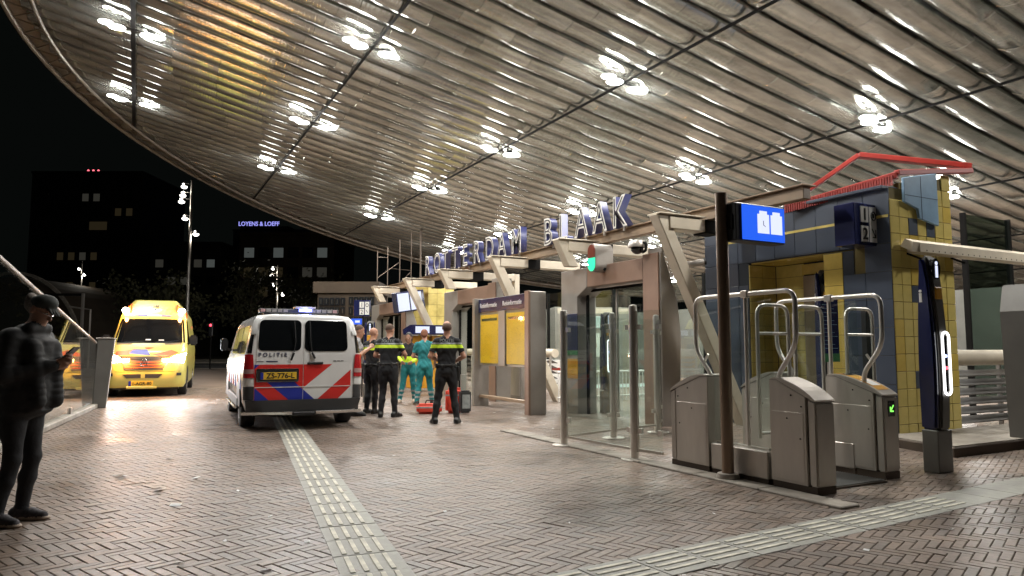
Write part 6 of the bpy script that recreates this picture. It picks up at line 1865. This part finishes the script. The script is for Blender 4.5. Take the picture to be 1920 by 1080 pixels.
# ---------------------------------------------------------------- night city behind (set out in the camera-aligned frame)
def TL(x, d, z=0.0):
    a, b = TW(x, d); return (a, b, z)
def building(name, lab, x, d, w, h, dep, m, wins, roof=None, cat="building"):
    """wins: (x0, z0, cols, rows, pitchx, pitchz, ww, wh, lit set, mat)"""
    t = thing(name, lab, cat, TL(x, d), R(-28))
    MB().box(0, w, 0, dep, 0, h).build("walls", m, t, bevel=0.05)
    MB().box(-0.15, w + 0.15, -0.15, dep + 0.15, h + 0.01, h + 0.5).build("parapet", m, t)
    for (x0, z0, c, r_, px_, pz, ww, wh, lit) in wins:
        fr = MB().box(0, ww, -0.10, -0.01, 0, wh).build("window", "win_dark", t); fm = fr.data
        gl = MB().box(0.08, ww - 0.08, -0.13, -0.101, 0.08, wh - 0.08).build("pane", "win_dark", t); gm_ = gl.data
        bpy.data.objects.remove(fr); bpy.data.objects.remove(gl)
        meshes = {}
        for j in range(r_):
            for i in range(c):
                o = link("window", fm, t); o.location = (x0 + i * px_, 0, z0 + j * pz)
                key = lit.get((i, j))
                if key:
                    if key not in meshes:
                        g2 = gm_.copy(); g2.materials[0] = M[key]; meshes[key] = g2
                    link("pane", meshes[key], o)
    return t
L_, D_m, B_m = "win_lit", "win_dim", "room_bright"
building("office_tower", "tall dark tower at the left with red lamps on its roof", -104, 150, 24, 39, 20, "concrete_dark",
         [(1.5, 4, 9, 11, 2.4, 3.2, 1.5, 1.8, {(4, 5): L_, (4, 9): L_, (5, 9): L_, (1, 3): L_, (3, 3): D_m, (7, 8): D_m, (8, 8): D_m, (5, 3): D_m, (2, 5): D_m, (3, 5): D_m, (5, 5): D_m})])
t = bpy.data.objects["office_tower"]
for x in (11.5, 12.6, 13.7): MB().ball((x, 1, 39.9), 0.22).build("roof_lamp", "aviation", t)
MB().box(13.0, 16.8, -0.16, -0.12, 26.6, 28.4).build("stair_window", "win_dim", t)
building("office_tower", "dark slab tower behind the tall street lamp", -76, 190, 22, 33, 18, "concrete_dark",
         [(1.5, 5, 8, 9, 2.5, 3.1, 1.6, 1.7, {(6, 6): D_m, (6, 5): D_m})])
bb = building("office_tower", "dark tower carrying the small blue lit sign", -70, 180, 12.5, 32, 14, "concrete_dark",
         [(1.0, 4, 4, 9, 2.8, 3.1, 1.6, 1.8, {(1, 3): L_, (2, 3): L_})])
text("lit_lettering", "LOYENS & LOEFF", 1.55, (-0.6, -0.4, 32.7), (1, 0, 0), (0, 0, 1), "sign_lit", bb, extrude=0.05, offset=0.02, xscale=0.90)
MB().box(-0.4, 12.3, -0.2, 0.1, 32.3, 32.6).build("sign_rail", "beam_dark", bb)
building("office_block", "dark block with scattered lit rooms left of the round dome sign", -62, 120, 12, 19, 12, "concrete_dark",
         [(0.8, 3, 5, 5, 2.2, 3.0, 1.5, 1.5, {(0, 4): L_, (3, 4): L_, (4, 4): B_m, (1, 3): L_, (2, 3): L_, (2, 2): D_m})])
building("office_block", "dark block with bright lobby lamps below the canopy rim", -43, 110, 15, 19, 14, "facade_brown",
         [(0.8, 3, 6, 5, 2.3, 3.1, 1.7, 1.7, {(0, 3): D_m, (1, 3): D_m, (2, 3): D_m, (0, 4): B_m, (2, 4): B_m, (5, 4): B_m, (4, 3): L_, (1, 2): D_m, (5, 3): L_})])
building("grid_block", "low block with a grid of small tan panes behind the police van", -8.6, 31, 2.6, 3.75, 3, "facade_brown",
         [(0.10, 1.1, 5, 6, 0.24, 0.42, 0.19, 0.35, {(i, j): D_m for i in range(5) for j in range(6)}), (1.42, 1.9, 5, 4, 0.23, 0.44, 0.18, 0.36, {(i, j): D_m for i in range(5) for j in range(4)})])
# arched hall
t = thing("arched_hall", "low brown arched hall roof behind the glass balustrade", "hall", TL(-44, 62), R(-28))
pts = [(6.2 * math.cos(a), 7.8 * math.sin(a) * 0.98) for a in [math.pi * i / 24 for i in range(25)]]
MB().prism(pts, "y", 0, 12).build("shell", "facade_brown", t)
pts2 = [(6.35 * math.cos(a), 7.95 * math.sin(a)) for a in [math.pi * i / 24 for i in range(25)]]
mb = MB()
for p, q_ in zip(pts2, pts2[1:]): mb.bar((p[0], -0.1, p[1]), (q_[0], -0.1, q_[1]), 0.25, 0.25)
mb.build("arch_edge", "kerb", t)
t = thing("gantry", "thin steel gantry frame left of the ambulance", "frame", TL(-28.2, 46), R(-28))
MB().box(0, 0.14, 0, 0.14, 0, 4.9).build("post", "steel", t); MB().box(-3.9, -0.01, 0, 0.14, 4.75, 4.9).build("arm", "beam_dark", t)
t = thing("gantry", "bent lamp arm just left of the ambulance", "frame", TL(-27.2, 45.4), R(-28))
MB().tube([(0, 0, 0), (0, 0, 3.8), (-1.4, 0, 4.0)], 0.06, 8).build("pole", "steel", t)

# multi-headed street lamps
def lamp_post(lab, x, d, h, heads, s=1.0):
    t = thing("street_lamp", lab, "street lamp", TL(x, d), R(-28), "street lamps with several stacked heads")
    MB().tube([(0, 0, 0), (0, 0, h)], [0.13 * s, 0.07 * s], 10).build("pole", "steel", t, smooth=True)
    for (dx, z) in heads:
        a_ = MB().bar((0, 0, z + 0.15 * s), (dx * 0.9, 0, z + 0.22 * s), 0.05 * s, 0.05 * s).build("arm", "steel", t)
        hd = MB().lathe([(0.07 * s, 0.28 * s), (0.10 * s, 0.14 * s), (0.24 * s, 0.0)], (dx, 0, z), 12).build("shade", "steel", t, smooth=True)
        MB().ball((dx, 0, z - 0.03 * s), (0.20 * s, 0.20 * s, 0.12 * s), n=10, m=6).build("bulb", "bulb_soft", hd, smooth=True)
        MB().ball((dx, -0.14 * s, z + 0.14 * s), 0.06 * s, n=8, m=5).build("glow", "bulb_soft", hd)
        light("lamp_light", "POINT", (dx, 0, z - 0.35 * s), 70 * s, (1.0, 0.93, 0.80), t, shadow_soft_size=0.2)
    return t
lamp_post("tall street lamp with five lit heads under the canopy rim", -25.4, 55, 14.6, [(-0.62, 14.1), (-0.78, 12.9), (-0.45, 11.55), (0.45, 10.3), (-0.7, 13.4)], 1.15)
lamp_post("smaller street lamp with four lit heads above the police van", -25.1, 75, 10.2, [(-0.5, 9.8), (-0.62, 9.1), (-0.45, 8.0), (0.6, 7.0)])
lamp_post("short street lamp with dim heads at the far left behind the balustrade", -43.0, 70, 10.0, [(-0.3, 9.2), (0.25, 8.6), (1.2, 6.2), (2.0, 5.5)], 0.7)

# dark trees
def tree(lab, x, d, h, rad, seed):
    r_ = random.Random(seed)
    t = thing("street_tree", lab, "tree", TL(x, d), R(-28), "dark trees beyond the road")
    tk = MB().tube([(0, 0, 0), (0.05, 0, h * 0.25), (-0.05, 0.05, h * 0.5), (0.1, 0, h * 0.8)], [0.22, 0.17, 0.12, 0.05], 8)
    for k in range(7):
        a = r_.random() * 6.28; z = h * (0.35 + 0.07 * k)
        tk.tube([(0, 0, z), (math.cos(a) * rad * 0.4, math.sin(a) * rad * 0.4, z + h * 0.12), (math.cos(a) * rad * 0.75, math.sin(a) * rad * 0.75, z + h * 0.18)], [0.08, 0.05, 0.02], 6)
    tk.build("trunk", "bark", t, smooth=True)
    c = MB()
    clumps = [(r_.gauss(0, rad * 0.45), r_.gauss(0, rad * 0.45), h * 0.62 + r_.gauss(0, h * 0.15)) for _ in range(26)]
    for _ in range(1500):
        cx_, cy_, cz_ = r_.choice(clumps)
        p = Vector((cx_ + r_.gauss(0, rad * 0.2), cy_ + r_.gauss(0, rad * 0.2), cz_ + r_.gauss(0, rad * 0.17)))
        if p.z < h * 0.25: continue
        u = Vector((r_.gauss(0, 1), r_.gauss(0, 1), r_.gauss(0, 1))).normalized(); v = u.orthogonal().normalized()
        s_ = 0.13 + r_.random() * 0.12
        c.add([p - u * s_, p + v * s_ * 0.6, p + u * s_, p - v * s_ * 0.6], [(0, 1, 2, 3)])
    c.build("crown", "leaf", t)
    return t
tree("dark tree directly behind the ambulance roof", -31.5, 66, 8.5, 3.0, 1)
tree("dark tree between the tall street lamp and the police van", -26.0, 70, 9.5, 3.4, 2)
tree("dark tree behind the police van light bar", -20.5, 72, 8.8, 3.2, 3)
tree("dark tree left of the ambulance behind the gantry", -39.0, 72, 7.5, 2.8, 4)
